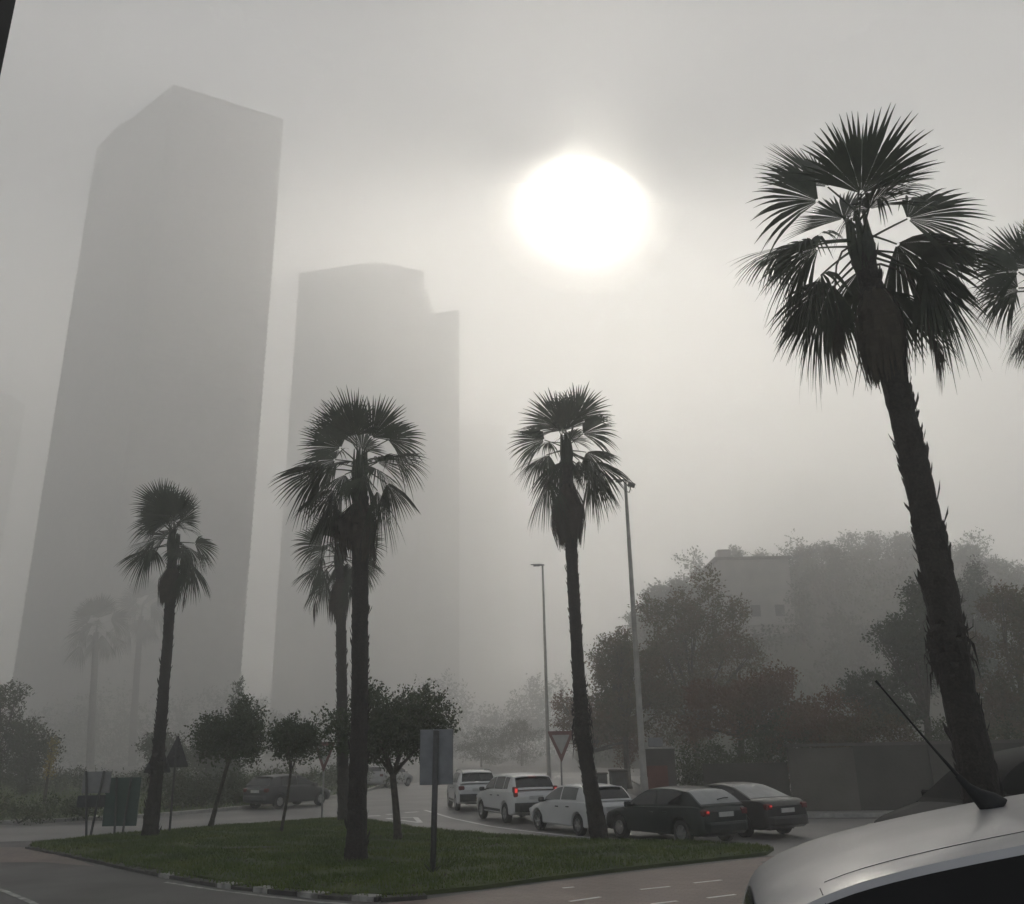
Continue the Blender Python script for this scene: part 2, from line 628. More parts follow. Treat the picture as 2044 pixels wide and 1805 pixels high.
# tufts growing over the kerb and out of its joints
band = [p + Vector((0, .0, 0)) for p in front]
n_out = [Vector((ICX - p.x, ICY - p.y, 0)).normalized() for p in band]
over = [p - n * .16 for p, n in zip(band, n_out)] + [p + n * .3 for p, n in zip(band, n_out)][::-1]
grass('kerb_weeds', over, 9500, .12, 9, lambda x, y: np.full_like(x, .07), hw=.014)

# fallen leaves on the grass and along the kerb
rng = np.random.default_rng(12)
n = 420
x = rng.uniform(-13, 6, n * 4)
y = rng.uniform(17, 33, n * 4)
k = inside(x, y, island)
x, y = x[k][:n], y[k][:n]
z = island_z(x, y) + .055
vs = []
for xx, yy, zz in zip(x, y, z):
    a = rng.uniform(0, 2 * PI)
    s = rng.uniform(.025, .06)
    t = rng.uniform(-.5, .5, 2)
    for q in range(4):
        g = a + q * PI / 2
        r = s if q % 2 == 0 else s * .6
        vs.append((xx + r * math.cos(g), yy + r * math.sin(g), zz + r * (t[0] * math.cos(g) + t[1] * math.sin(g))))
o = fast_mesh('fallen_leaves', np.array(vs), 4, 'dead_leaf')
o['kind'] = 'stuff'


# ------------------------------------------------------------------ palms
def frond_mesh(mb, rnd, dirv, Lp, Lb, sag=.25, fold=.35, droop=.35, spread=112, nseg=38, roll=0.0, stalk=.018, face=None):
    """a fan-shaped palm leaf: arching stalk, segments joined for half their length, drooping tips"""
    dz = Vector((0, 0, -1))
    d = dirv.normalized()
    pts = [d * Lp * t + dz * sag * Lp * t * t for t in (0, .25, .5, .75, 1)]
    mb.tube(pts, [stalk * 1.6, stalk * 1.2, stalk, stalk * .9, stalk * .8], 5)
    H = pts[-1]
    a = (d + dz * 2 * sag).normalized()
    s = a.cross(Vector((0, 0, 1)))
    if s.length < .15:
        s = Vector((math.cos(roll * 3), math.sin(roll * 3), 0))
    s.normalize()
    nrm = s.cross(a).normalized()
    if face is not None:
        nrm = (face - a * face.dot(a)).normalized()
        s = a.cross(nrm)
    elif roll:
        q = Matrix.Rotation(roll, 3, a)
        s, nrm = q @ s, q @ nrm
    sp = rad(spread)
    pitch = 2 * sp / nseg
    ts = (0.04, .3, .58, .72, .86, 1.0)
    for i in range(nseg):
        ph = -sp + pitch * (i + .5) + rnd.uniform(-.02, .02)
        c, sn = math.cos(ph), math.sin(ph)
        dr = (a * c + s * sn - nrm * fold * abs(sn)).normalized()
        L = Lb * (.72 + .28 * max(c, -.2)) * rnd.uniform(.9, 1.08)
        tan = (s * c - a * sn).normalized()
        dp = droop * rnd.uniform(.7, 1.35) * (.5 + 1.15 * abs(sn) ** 1.5)
        ring = []
        for t in ts:
            p = H + dr * L * t + dz * dp * L * t ** 2.6 - a * (.06 * L * t ** 3)
            w = pitch * L * t * .56 if t < .6 else pitch * L * .6 * .56 * (1.02 - t) / .44
            ring.append((p - tan * w, p + tan * w))
        vs = [q for pr in ring for q in pr]
        fs = [(2 * k, 2 * k + 1, 2 * k + 3, 2 * k + 2) for k in range(len(ts) - 1)]
        mb.add(vs, fs)
    return H


def hang_frond(mb, rnd, az, out, down, Lb, width=.3, nseg=22):
    """a dead leaf hanging from its bent stalk, folded together"""
    o = Vector((math.cos(az), math.sin(az), 0))
    pts = [o * (out * math.sin(t * PI / 2)) + Vector((0, 0, .12 * math.sin(t * PI) - down * t ** 2)) for t in (0, .2, .4, .6, .8, 1)]
    mb.tube(pts, [.024, .02, .017, .015, .014, .013], 5)
    H = pts[-1]
    tv = Vector((-math.sin(az), math.cos(az), 0))
    for i in range(nseg):
        u = (i + .5) / nseg * 2 - 1
        L = Lb * rnd.uniform(.65, 1.05) * (1 - .25 * abs(u))
        spread = width * u
        depth = rnd.uniform(-.1, .1) * width
        w = .018 * rnd.uniform(.7, 1.4)
        ring = []
        for t in (0, .2, .5, .8, 1):
            p = H + tv * spread * math.sin(min(1, t * 1.4) * PI / 2) + o * (depth * t + .05 * math.sin(t * 3)) + Vector((0, 0, -L * t + .12 * abs(u) * (1 - t) * 0))
            ww = w * (1.6 if t < .6 else 1) * (1.02 - t ** 3)
            ring += [p - tv * ww, p + tv * ww]
        mb.add(ring, [(2 * k, 2 * k + 1, 2 * k + 3, 2 * k + 2) for k in range(4)])


def skirt_mesh(mb, rnd, top, length, r_in, r_out, n=230, lop=0.0):
    """dead leaves hanging in a thick collar round the trunk"""
    for i in range(n):
        az = rnd.uniform(0, 2 * PI)
        o = Vector((math.cos(az), math.sin(az), 0))
        tv = Vector((-math.sin(az), math.cos(az), 0))
        k = rnd.random()
        bulge = r_in + (r_out - r_in) * math.sqrt(k) * (1 + lop * math.cos(az - 2.6))
        z0 = -rnd.uniform(0, .35) * length
        L = (length + z0) * rnd.uniform(.6, 1.08)
        w = rnd.uniform(.02, .05)
        sw = rnd.uniform(-.12, .12)
        ring = []
        for t in (0, .15, .35, .6, .85, 1):
            rr = r_in + (bulge - r_in) * math.sin(min(1, t * 1.9) * PI / 2) - (bulge - r_in) * .45 * max(0, t - .45) / .55
            p = top + o * rr + tv * sw * t + Vector((0, 0, z0 - L * t))
            ww = w * (1 if t < .6 else (1.08 - t) / .48)
            ring += [p - tv * ww, p + tv * ww]
        mb.add(ring, [(2 * q, 2 * q + 1, 2 * q + 3, 2 * q + 2) for q in range(5)])


def trunk_mesh(mb, rnd, pts, radii, scales=1.0, tufts=()):
    """ringed trunk with the stubs of old leaf bases"""
    P, Rr = [], []
    L = [0.0]
    for a, b in zip(pts, pts[1:]):
        L.append(L[-1] + (b - a).length)
    n = max(24, int(L[-1] / .13))
    for i in range(n + 1):
        s = L[-1] * i / n
        k = max(j for j in range(len(L)) if L[j] <= s + 1e-9)
        k = min(k, len(pts) - 2)
        f = (s - L[k]) / (L[k + 1] - L[k])
        P.append(pts[k].lerp(pts[k + 1], f))
        Rr.append((radii[k] * (1 - f) + radii[k + 1] * f))
    # round the bends of the path
    for _ in range(6):
        P = [P[0]] + [(P[i - 1] + P[i] * 2 + P[i + 1]) / 4 for i in range(1, len(P) - 1)] + [P[-1]]
    R2 = [r * rnd.uniform(.95, 1.06) for r in Rr]
    mb.tube(P, R2, 14)
    for i in range(2, len(P) - 1):
        t = (P[i + 1] - P[i - 1]).normalized()
        m = 5 if scales > 0 else 0
        for q in range(m):
            if rnd.random() > .75:
                continue
            az = rnd.uniform(0, 2 * PI)
            o = Vector((math.cos(az), math.sin(az), 0))
            tv = t.cross(o).normalized()
            r = Rr[i]
            big = rnd.random() < .1
            h = (.22 if big else rnd.uniform(.09, .17)) * scales
            out = (rnd.uniform(.06, .11) if big else rnd.uniform(.025, .06)) * scales
            w = rnd.uniform(.05, .09) * r / .2
            b = P[i] + o * r * .93
            tip = b + t * h + o * (out + .01)
            low = b - t * .04
            mb.add([low - tv * w, low + tv * w, b + tv * w * .7 + o * out * .8 + t * h * .5, b - tv * w * .7 + o * out * .8 + t * h * .5, tip],
                   [(0, 1, 2, 3), (3, 2, 4), (1, 0, 4), (0, 3, 4), (2, 1, 4)])
    for (f, ln, cnt) in tufts:                # ragged shreds still clinging low on the trunk
        for q in range(cnt):
            i = min(len(P) - 2, max(1, int(len(P) * (f + rnd.uniform(-.035, .035)))))
            az = rnd.uniform(0, 2 * PI)
            o = Vector((math.cos(az), math.sin(az), 0))
            tv = Vector((-o.y, o.x, 0))
            b = P[i] + o * Rr[i] * .95
            l = ln * rnd.uniform(.4, 1.1)
            w = rnd.uniform(.02, .045)
            up = rnd.choice((-1, -1, -1, .6))
            p1 = b + o * l * .3 + Vector((0, 0, up * l * .3))
            p2 = b + o * l * .38 + Vector((0, 0, up * l))
            mb.add([b - tv * w * 1.6, b + tv * w * 1.6, p1 + tv * w, p1 - tv * w, p2], [(0, 1, 2, 3), (3, 2, 4)])
    return P[-1]


# (turn from the image plane in degrees, side, rise in degrees, stalk, blade)
TEMPLATE = [(15, 1, 74, 1.0, 1.05), (-18, -1, 62, .9, 1.08), (10, -1, 34, 1.05, 1.0), (-15, 1, 30, 1.05, 1.08), (-20, -1, 8, 1.1, .98), (25, -1, -8, 1.0, .95), (12, 1, -2, 1.1, 1.05), (-25, 1, -20, 1.0, .95), (-8, 1, -38, .95, .95), (15, -1, -40, 1.0, 1.0), (-30, -1, 22, .9, .95), (30, 1, 12, .9, .95), (-35, -1, -24, .8, .95), (40, 1, -28, .75, .9),
     (-88, 1, 58, .7, 1.0), (88, 1, 62, .7, 1.0), (-72, 1, 24, .7, .9), (80, -1, 20, .8, .95), (-65, -1, -20, .8, .9), (70, 1, -14, .8, .9)]
MIRROR = [(a, -b, c + 4 * ((i * 7) % 5 - 2), d, e) for i, (a, b, c, d, e) in enumerate(TEMPLATE)]
OTHER = [(a, b if i % 3 else -b, c + 5 * ((i * 5) % 4) - 6, d, e) for i, (a, b, c, d, e) in enumerate(TEMPLATE)] + [(-30, 1, 48, .9, 1.0)]


def palm(label, path, radii, crown_px, Y, scale, seed, skirt=None, hangs=(), tufts=(), fronds=TEMPLATE, group='fan palms round the junction', jit=9, scales=1.0, lpr=(.7, 1.12)):
    rnd = random.Random(seed)
    base = aty(*path[0], Y)
    gz = gh(base.x, base.y)
    base.z = gz - .02
    t = thing('palm_tree', label, 'palm', (base.x, base.y, gz), 0, group)
    off = Vector((base.x, base.y, gz))
    pts = [Vector((base.x, base.y, gz - .03)) - off] + [aty(*p, Y) - off for p in path[1:]]
    C = aty(*crown_px, Y) - off
    pts.append(C + Vector((0, 0, -.1)))
    mb = MB()
    trunk_mesh(mb, rnd, pts, list(radii) + [radii[-1] * .8], scales, tufts)
    mb.build('trunk', 'bark_palm', t)
    # crown heart: short sheaths of the youngest leaves
    mb = MB()
    for k in range(16):
        az = k * 2.4
        o = Vector((math.cos(az), math.sin(az), 0))
        mb.tube([C + o * .1 + Vector((0, 0, -.45)), C + o * .17, C + o * (.10 + .08 * rnd.random()) + Vector((0, 0, .6 * scale * rnd.uniform(.5, 1.2)))], [.06, .05, .012], 5)
    mb.build('crown_heart', 'palm_leaf', t)
    for i, (tw, side, el, lp, lb) in enumerate(fronds):
        az = rad(tw + rnd.uniform(-jit, jit)) + (0 if side > 0 else PI)
        e = rad(el + rnd.uniform(-11, 9))
        d = Vector((math.cos(e) * math.cos(az), math.cos(e) * math.sin(az), math.sin(e)))
        mb = MB()
        lowness = (80 - el) / 110
        frond_mesh(mb, rnd, d, lp * (.82 if el > 45 else .8) * scale * rnd.uniform(*lpr), lb * (1.34 if el > 45 else 1.24) * scale * rnd.uniform(.84, 1.1), sag=.02 + .1 * lowness, fold=rnd.uniform(.05, .2) if el > 45 else .1 + .25 * lowness + rnd.uniform(0, .2),
                   droop=.06 if el > 45 else .14 + .34 * lowness, spread=rnd.uniform(56, 74) if el > 45 else rnd.uniform(62, 84), roll=rnd.choice((-1, 1)) * rnd.uniform(.2, .6), nseg=34,
                   face=Vector((rnd.uniform(-.7, .7), -1, rnd.uniform(-.2, .6))) if el > 20 and abs(tw) < 60 else None)
        o = mb.build('frond', 'palm_leaf', t)
        o.location = C + Vector((rnd.uniform(-.06, .06), rnd.uniform(-.06, .06), rnd.uniform(-.2, .16) * scale + (.5 if el > 45 else .42) * scale - .40 * lowness * scale))
    if skirt:
        top, ln, r_out, lop = skirt
        mb = MB()
        rin = radii[-1] * .9
        # follow the trunk down: the collar hangs about its line
        ax = (pts[-2] - pts[-1]).normalized()
        skirt_mesh(mb, rnd, C + ax * top, ln, rin, r_out, lop=lop)
        mb.build('dead_leaf_skirt', 'dead_leaf', t)
    for (az, out, down, L, wd, z) in hangs:
        mb = MB()
        hang_frond(mb, rnd, rad(az), out, down, L, wd)
        o = mb.build('dead_frond', 'dead_leaf', t)
        o.location = C + Vector((0, 0, z))
    return t


palm('dark straight fan palm mid-island with one dead leaf hanging beside its trunk', [(710, 1737), (714, 1600), (718, 1400), (719, 1200), (719, 1000)], (.27, .215, .2, .2, .21), (718, 945), 21.8, 1.02, 11,
     skirt=(.75, 1.55, .62, .45), hangs=((-4, .42, 1.75, .95, .16, -.1), (10, .36, 1.6, .7, .12, -.2)), fronds=MIRROR + [(20, -1, 50, .9, 1.0)])
palm('dark fan palm beside the two warning triangles with a slim leaning trunk', [(297, 1680), (312, 1560), (325, 1400), (335, 1280), (342, 1150)], (.26, .2, .17, .16, .17), (346, 1085), 29.6, .98, 21,
     skirt=(.85, 1.25, .42, .1), hangs=((10, .5, 1.55, .8, .2, -.1),), tufts=((.245, .4, 46),), jit=14, fronds=OTHER)
palm('hazy fan palm half hidden behind the straight one, dead leaves hanging in strings', [(687, 1652), (684, 1500), (682, 1350), (680, 1200)], (.24, .2, .2, .19), (677, 1115), 34.5, 1.0, 31,
     skirt=(.8, 1.7, .42, .1), hangs=((168, .9, 1.3, 1.15, .1, -.3), (180, .75, 1.3, .8, .1, -.3), (195, 1.0, 1.25, .9, .12, -.3)), jit=14, fronds=[f for f in TEMPLATE if f[2] < 75])
palm('curved fan palm with a thick collar of dead leaves, beside the white cars', [(1199, 1686), (1181, 1580), (1164, 1480), (1152, 1300), (1143, 1150), (1138, 1050)], (.27, .21, .2, .175, .175, .18), (1131, 905), 26.2, 1.05, 41,
     skirt=(1.0, 1.95, .6, .2), hangs=((-8, .85, 1.55, 1.0, .22, -.1),), tufts=((.31, .36, 110), (.27, .4, 60), (.34, .3, 50)))
palm('largest fan palm, leaning, with a rough scaly trunk and hanging dead leaves', [(1978, 1700), (1950, 1530), (1912, 1380), (1878, 1180), (1838, 980), (1800, 820), (1768, 690)], (.27, .235, .225, .225, .2, .195, .21), (1720, 495), 12.6, 1.13, 57,
     skirt=(.8, 1.6, .41, .0), hangs=((190, .62, 1.35, 1.0, .17, .0), (-12, .8, 1.4, 1.05, .3, -.35), (5, .85, 1.1, .75, .06, -.1)), tufts=((.36, .46, 60),), scales=1.25, fronds=TEMPLATE, jit=6, lpr=(.85, 1.15))
palm('fan palm cut off by the edge of the picture next to the largest palm', [(2190, 1700), (2140, 1300), (2100, 1000), (2100, 800)], (.25, .2, .19, .2), (2100, 600), 15.5, .9, 61,
     skirt=(.8, 1.4, .45, 0), hangs=((180, .45, 1.2, 1.1, .06, -.2), (172, .4, 1.5, .9, .07, -.2)))
palm('faint tall fan palm fading into the fog in front of the tallest tower', [(176, 1562), (182, 1450), (188, 1350)], (.85, .75, .7), (192, 1262), 205, 4.0, 71, jit=14, group='fan palms fading into the fog', scales=0)
palm('faint second fan palm in the fog behind the slim leaning palm', [(260, 1560), (266, 1450), (272, 1360)], (1.1, .95, .9), (282, 1230), 260, 5.0, 81, jit=14, group='fan palms fading into the fog', scales=0)


# ------------------------------------------------------------------ leafy trees
def leaf_cloud(name, clumps, n, size, seed, m, parent, hollow=.55, up=.2):
    """n leaves spread through a set of ellipsoids (centre, radii), denser towards their skins, in small sprays"""
    rng = np.random.default_rng(seed)
    c = np.array([k[0] for k in clumps], float)
    r = np.array([k[1] for k in clumps], float)
    wgt = (r[:, 0] * r[:, 1] + r[:, 1] * r[:, 2] + r[:, 0] * r[:, 2])
    per = 6
    ns = n // per
    idx = rng.choice(len(clumps), ns, p=wgt / wgt.sum())
    d = rng.normal(0, 1, (ns, 3))
    d /= np.linalg.norm(d, axis=1)[:, None]
    rr = (hollow + (1 - hollow) * rng.random(ns) ** .6) * (1 + .14 * rng.normal(0, 1, ns).clip(-1, 2.2))
    cen = c[idx] + d * r[idx] * rr[:, None]
    # each spray: a few leaves along a short twig
    tw = d + rng.normal(0, .6, (ns, 3)) + np.array([0, 0, up])
    tw /= np.linalg.norm(tw, axis=1)[:, None]
    cen = np.repeat(cen, per, 0)
    twr = np.repeat(tw, per, 0)
    m_ = ns * per
    p = cen + twr * (np.tile(np.arange(per), ns)[:, None] * size * .55) + rng.normal(0, size * .35, (m_, 3))
    a = twr + rng.normal(0, .8, (m_, 3))
    a /= np.linalg.norm(a, axis=1)[:, None]
    b = np.cross(a, rng.normal(0, 1, (m_, 3)))
    b /= np.linalg.norm(b, axis=1)[:, None] + 1e-9
    s = size * rng.uniform(.6, 1.25, m_)[:, None]
    v = np.stack([p - a * s * .5, p + b * s * .28 - a * s * .05, p + a * s * .55, p - b * s * .28 - a * s * .05], 1).reshape(-1, 3)
    return fast_mesh(name, v, 4, m, parent)


def limbs(mb, rnd, base, fork, targets, r0, r1):
    mb.tube([base + Vector((0, 0, -.05)), base.lerp(fork, .12), base.lerp(fork, .5) + Vector((rnd.uniform(-.03, .03), 0, 0)), fork], [r0 * 1.5, r0 * 1.05, r0 * .9, r1], 9)
    for q in targets:
        mid = fork.lerp(q, .5) + Vector((rnd.uniform(-.1, .1), rnd.uniform(-.1, .1), .06)) * (q - fork).length * .5
        mb.tube([fork - (fork - base).normalized() * .05, fork.lerp(mid, .5), mid, q], [r1 * .75, r1 * .6, r1 * .42, r1 * .16], 6)
        for _ in range(3):
            e = q + Vector((rnd.uniform(-1, 1), rnd.uniform(-1, 1), rnd.uniform(-.3, .5))) * min(.5, (q - fork).length * .12)
            mb.tube([mid, mid.lerp(e, .5), e], [r1 * .3, r1 * .2, r1 * .06], 5)


def clipped_tree(label, base_px, fork_px, crown, seed, n, dz=.15, group='small clipped trees on the island', r0=.085, size=.1):
    """crown: list of (px x, px y, radius px x, radius px y)"""
    rnd = random.Random(seed)
    b = gnd(*base_px)
    b.z = dz
    Y = b.y
    t = thing('clipped_tree', label, 'tree', b, 0, group)
    fork = aty(*fork_px, Y) - b
    ppm = F / Y * 1.0 * 1.03
    cl = []
    for x, y, rx, ry in crown:
        c = aty(x, y, Y) - b
        rx, ry = rx / ppm, ry / ppm
        for k in range(11):
            cl.append((c + Vector((rnd.uniform(-.62, .62) * rx, rnd.uniform(-.75, .75) * rx, rnd.uniform(-.6, .62) * ry)), (rx * rnd.uniform(.36, .52), rx * rnd.uniform(.36, .52), ry * rnd.uniform(.36, .52))))
    mb = MB()
    zc = sum(c[0].z for c in cl) / len(cl)
    tg = [Vector(c[0]).lerp(fork, .25) for c in cl if c[0].z > fork.z + .35 and abs(c[0].x - fork.x) < 1.1 * (c[0].z - fork.z)]
    rnd.shuffle(tg)
    tg = tg[:8]
    limbs(mb, rnd, Vector((0, 0, 0)), fork, tg, r0, r0 * .8)
    mb.build('trunk', 'bark', t, smooth=True)
    leaf_cloud('crown', cl, n, size, seed, 'citrus_leaf', t, hollow=.35, up=.5)
    return t


clipped_tree('big round dark tree with a bare stem, half behind the straight middle palm', (795, 1690), (784, 1545), [(690, 1462, 48, 42), (760, 1440, 62, 66), (830, 1446, 62, 62), (868, 1440, 36, 52), (850, 1398, 22, 26), (740, 1395, 30, 22), (785, 1480, 70, 46), (800, 1450, 80, 60), (730, 1490, 50, 34), (850, 1490, 44, 36)], 5, 21000, r0=.11, size=.105)
clipped_tree('smallest round tree on the island with several thin forking branches', (560, 1675), (581, 1538), [(585, 1478, 40, 42), (612, 1480, 34, 34), (566, 1470, 26, 32), (590, 1490, 46, 36)], 8, 7500, r0=.05)
clipped_tree('round tree with a leaning stem standing between the warning triangles and the smallest tree', (419, 1660), (455, 1524), [(460, 1470, 62, 52), (490, 1450, 46, 46), (420, 1462, 34, 44), (505, 1490, 32, 30), (490, 1412, 18, 22), (455, 1490, 60, 40)], 9, 14000, r0=.08, size=.11)


def big_tree(name, label, cat, x, y, base_z, clumps_px, Y, n, size, m, seed, group, trunk_px=None, hollow=.35, r0=.2, up=.3, k=8, spread=.7):
    rnd = random.Random(seed)
    b = Vector((x, y, base_z))
    t = thing(name, label, cat, b, 0, group)
    ppm = F / Y
    cl = []
    for px, py, rx, ry in clumps_px:
        c = aty(px, py, Y) - b
        rx, ry = rx / ppm, ry / ppm
        for q in range(k):
            cl.append((c + Vector((rnd.uniform(-spread, spread) * rx, rnd.uniform(-.8, .8) * rx, rnd.uniform(-spread, spread) * ry)), (rx * rnd.uniform(.22, .42), rx * rnd.uniform(.25, .42), ry * rnd.uniform(.2, .38))))
    fork = Vector((0, 0, 0)).lerp(cl[0][0], .4) if not trunk_px else aty(*trunk_px, Y) - b
    mb = MB()
    tg = [Vector(c[0]) for c in rnd.sample(cl, min(12, len(cl)))]
    limbs(mb, rnd, Vector((0, 0, 0)), fork, tg, r0, r0 * .75)
    mb.build('trunk', 'bark', t, smooth=True)
    leaf_cloud('crown', cl, n, size, seed, m, t, hollow=hollow, up=up)
    return t


# plane trees in autumn leaf behind the cars
def root_px(px, Y):
    q = aty(px, 1500, Y)
    return q.x


big_tree('plane_tree', 'tallest plane tree turning brown behind the street lamp, with gaps of sky in its crown', 'tree', root_px(1390, 62), 62, .1,
         [(1400, 1215, 62, 72), (1330, 1250, 55, 62), (1455, 1245, 50, 66), (1380, 1330, 110, 70), (1470, 1340, 60, 60), (1350, 1420, 90, 70)], 62, 28500, 0.21, 'plane_leaf', 101, 'plane trees turning brown behind the cars', (1388, 1440), k=9)
big_tree('plane_tree', 'lower yellow-green plane tree next to the curved palm trunk', 'tree', root_px(1250, 58), 58, .1,
         [(1238, 1300, 46, 62), (1215, 1345, 34, 50), (1275, 1350, 48, 60), (1245, 1420, 60, 50)], 58, 17100, 0.20, 'plane_leaf', 102, 'plane trees turning brown behind the cars', (1248, 1455), k=9)
big_tree('rust_tree', 'small rusty red tree behind the curved palm trunk', 'tree', root_px(1175, 66), 66, .1,
         [(1150, 1425, 46, 40), (1195, 1440, 55, 55), (1225, 1480, 55, 50)], 66, 11400, 0.19, 'rust_leaf', 103, None, (1180, 1500), k=8)
big_tree('rust_tree', 'spreading rusty tree above the small red-sided cabinet', 'tree', root_px(1470, 46), 46, .1,
         [(1430, 1420, 80, 55), (1530, 1400, 90, 60), (1600, 1440, 90, 50)], 46, 17100, 0.19, 'rust_leaf', 104, None, (1480, 1470), k=9)
big_tree('dark_tree', 'dark leafy tree standing above the boundary wall next to the largest palm trunk', 'tree', root_px(1850, 42), 42, .1,
         [(1840, 1240, 60, 80), (1800, 1300, 60, 70), (1870, 1330, 90, 80), (1800, 1410, 110, 60)], 42, 24700, 0.17, 'pine_leaf', 105, None, (1850, 1430), k=9)
big_tree('dark_tree', 'tall pointed grey-green tree rising behind the largest palm trunk', 'tree', root_px(1940, 75), 75, .1,
         [(1945, 1160, 34, 60), (1935, 1230, 60, 70), (1915, 1320, 80, 70)], 75, 17100, 0.22, 'pine_leaf', 106, None, (1940, 1380), k=9)
big_tree('plane_tree', 'brown-leaved tree at the picture edge beyond the dark parked SUV', 'tree', root_px(2040, 44), 44, .1,
         [(2030, 1230, 50, 60), (2080, 1260, 90, 90), (2010, 1330, 70, 70), (2020, 1430, 100, 70)], 44, 24700, 0.17, 'plane_leaf', 107, 'plane trees turning brown behind the cars', (2040, 1450), k=9)
for i, (px, py, rx, ry, Y, mm, lb) in enumerate([
        (1640, 1420, 110, 55, 42, 'rust_leaf', 'low brown bush hanging over the pale boundary wall'),
        (1420, 1530, 75, 50, 41, 'shrub_leaf', 'dark bush filling the gap between the red-sided cabinet and the wall'),
        (1740, 1440, 90, 50, 41, 'plane_leaf', 'brown and green bush above the darker stretch of the wall'),
        (1560, 1450, 80, 45, 44, 'shrub_leaf', 'green bush behind the pale end of the wall'),
        (1960, 1490, 110, 60, 36, 'shrub_leaf', 'dark bush behind the dark parked SUV')]):
    rnd = random.Random(200 + i)
    q = aty(px, py, Y)
    b = Vector((q.x, Y, .1))
    t = thing('roadside_bush', lb, 'bush', b, 0, 'bushes behind the wall')
    ppm = F / Y
    top = q.z - b.z
    cl = []
    for k in range(26):
        zz = rnd.uniform(.15, 1.0) * (top + ry / ppm * .5)
        cl.append((Vector((rnd.uniform(-.85, .85) * rx / ppm, rnd.uniform(-1, 1) * 1.2, zz)), (rnd.uniform(.4, .7), rnd.uniform(.4, .7), rnd.uniform(.35, .6))))
    leaf_cloud('foliage', cl, 9000, .13, 200 + i, mm, t, hollow=.3)
    mb = MB()
    for k in range(7):
        c = rnd.choice(cl)[0]
        mb.tube([Vector((rnd.uniform(-.2, .2), rnd.uniform(-.2, .2), -.05)), Vector((c.x * .4, c.y * .4, c.z * .5)), c], [.05, .035, .01], 6)
    mb.build('stems', 'bark', t)

# ------------------------------------------------------------------ hill, its trees and its house
HP = [(1150, 1505), (1230, 1330), (1290, 1215), (1340, 1190), (1420, 1150), (1500, 1120), (1590, 1120), (1680, 1108), (1830, 1100), (1940, 1120), (2044, 1150), (2200, 1190), (2500, 1230)]
HY = 165.0


def hill():
    top = [aty(x, y + 14, HY) for x, y in HP]
    mb = MB()
    n = len(top)
    rows = [(-56, 0.0, 0), (-35, .35, 0), (-16, .75, 0), (0, 1.0, 0), (18, 1.03, 0), (75, .8, 0), (140, 0, 0)]
    rnd = random.Random(4)

    def P(i, j):
        dy, f, _ = rows[j]
        p = top[i]
        return (p.x * (1 + dy / HY * .8), HY + dy + rnd.uniform(-2, 2), max(-.3, p.z * f - (0.3 if f == 0 else 0)))
    mb.grid(P, n - 1, len(rows) - 1, flip=True)
    struct(mb.build('hill', 'hill_soil', smooth=True))
    return top


htop = hill()


def hill_z(px, Y):
    """ground height on the hill's near face under picture column px"""
    xs = [a for a, _ in HP]
    ys = [b for _, b in HP]
    y = np.interp(px, xs, ys)
    z = aty(px, y + 14, HY).z
    f = np.interp(Y - HY, [-56, -35, -16, 0, 18], [0, .35, .75, 1, 1.03])
    return z * f


def ridge_tree(label, px, py_top, Y, wpx, seed, group, m='pine_leaf', zbase=None, name='ridge_tree', n=1500, size=.5):
    rnd = random.Random(seed)
    q = aty(px, py_top, Y)
    zb = hill_z(px, Y) - .4 if zbase is None else zbase
    H = max(2.5, q.z - zb)
    b = Vector((q.x, Y, zb))
    t = thing(name, label, 'tree', b, 0, group)
    w = wpx / (F / Y)
    cl = []
    for k in range(20):
        f = rnd.uniform(.12, .93)
        ww = w * math.sqrt(max(.05, 1 - ((f - .5) / .55) ** 2)) * .8
        cl.append((Vector((rnd.uniform(-.8, .8) * ww, rnd.uniform(-.8, .8) * ww, f * H)), (w * .36, w * .36, H * .1)))
    cl.append((Vector((0, 0, H * .93)), (w * .25, w * .25, H * .07)))
    mb = MB()
    limbs(mb, rnd, Vector((0, 0, 0)), Vector((0, 0, H * .35)), [Vector(c[0]) for c in cl[:7]], max(.12, H * .02), max(.09, H * .015))
    mb.build('trunk', 'bark', t)
    leaf_cloud('crown', cl, n, size, seed, m, t, hollow=.2)
    return t


RG = 'bushy trees along the crest of the foggy hill'
RL = 'grey bushy tree in the row along the crest of the foggy hill'
k = 0
for px, py, w in ((1650, 1088, 30), (1700, 1072, 30), (1745, 1070, 30), (1790, 1072, 26), (1826, 1068, 24), (1610, 1098, 26), (1870, 1085, 30), (1915, 1090, 30), (1980, 1120, 34), (2040, 1130, 34)):
    ridge_tree(RL, px, py, HY + 1.5, w, 300 + k, RG)
    k += 1
rng = np.random.default_rng(5)
cl = []
for k in range(520):
    px = rng.uniform(1180, 2300)
    dy = rng.uniform(-44, 10)
    q = aty(px, 1300, HY + dy)
    w_ = rng.uniform(1.0, 2.2)
    cl.append((Vector((q.x, HY + dy, hill_z(px, HY + dy) + w_ * .3)), (w_, w_, w_ * .8)))
o = leaf_cloud('hill_scrub', cl, 42000, .55, 6, 'shrub_leaf', None, hollow=.3)
o['kind'] = 'stuff'
HL = 'dim rounded tree on the slope of the foggy hill'
HG = 'trees on the slope of the foggy hill'
rnd = random.Random(77)
for i in range(30):
    px = rnd.uniform(1290, 2060)
    dy = rnd.uniform(-46, -8)
    zb = hill_z(px, HY + dy)
    q = Vector((aty(px, 1300, HY + dy).x, HY + dy, 0))
    # top height in px from a height of 5 to 8 m
    hgt = rnd.uniform(6, 10)
    d = Vector((q.x, q.y, zb + hgt)) - CAM
    c = R3.transposed() @ d
    py = CY - F * c.y / -c.z
    ridge_tree(HL, px, py, HY + dy, rnd.uniform(26, 44), 400 + i, HG, n=1300)
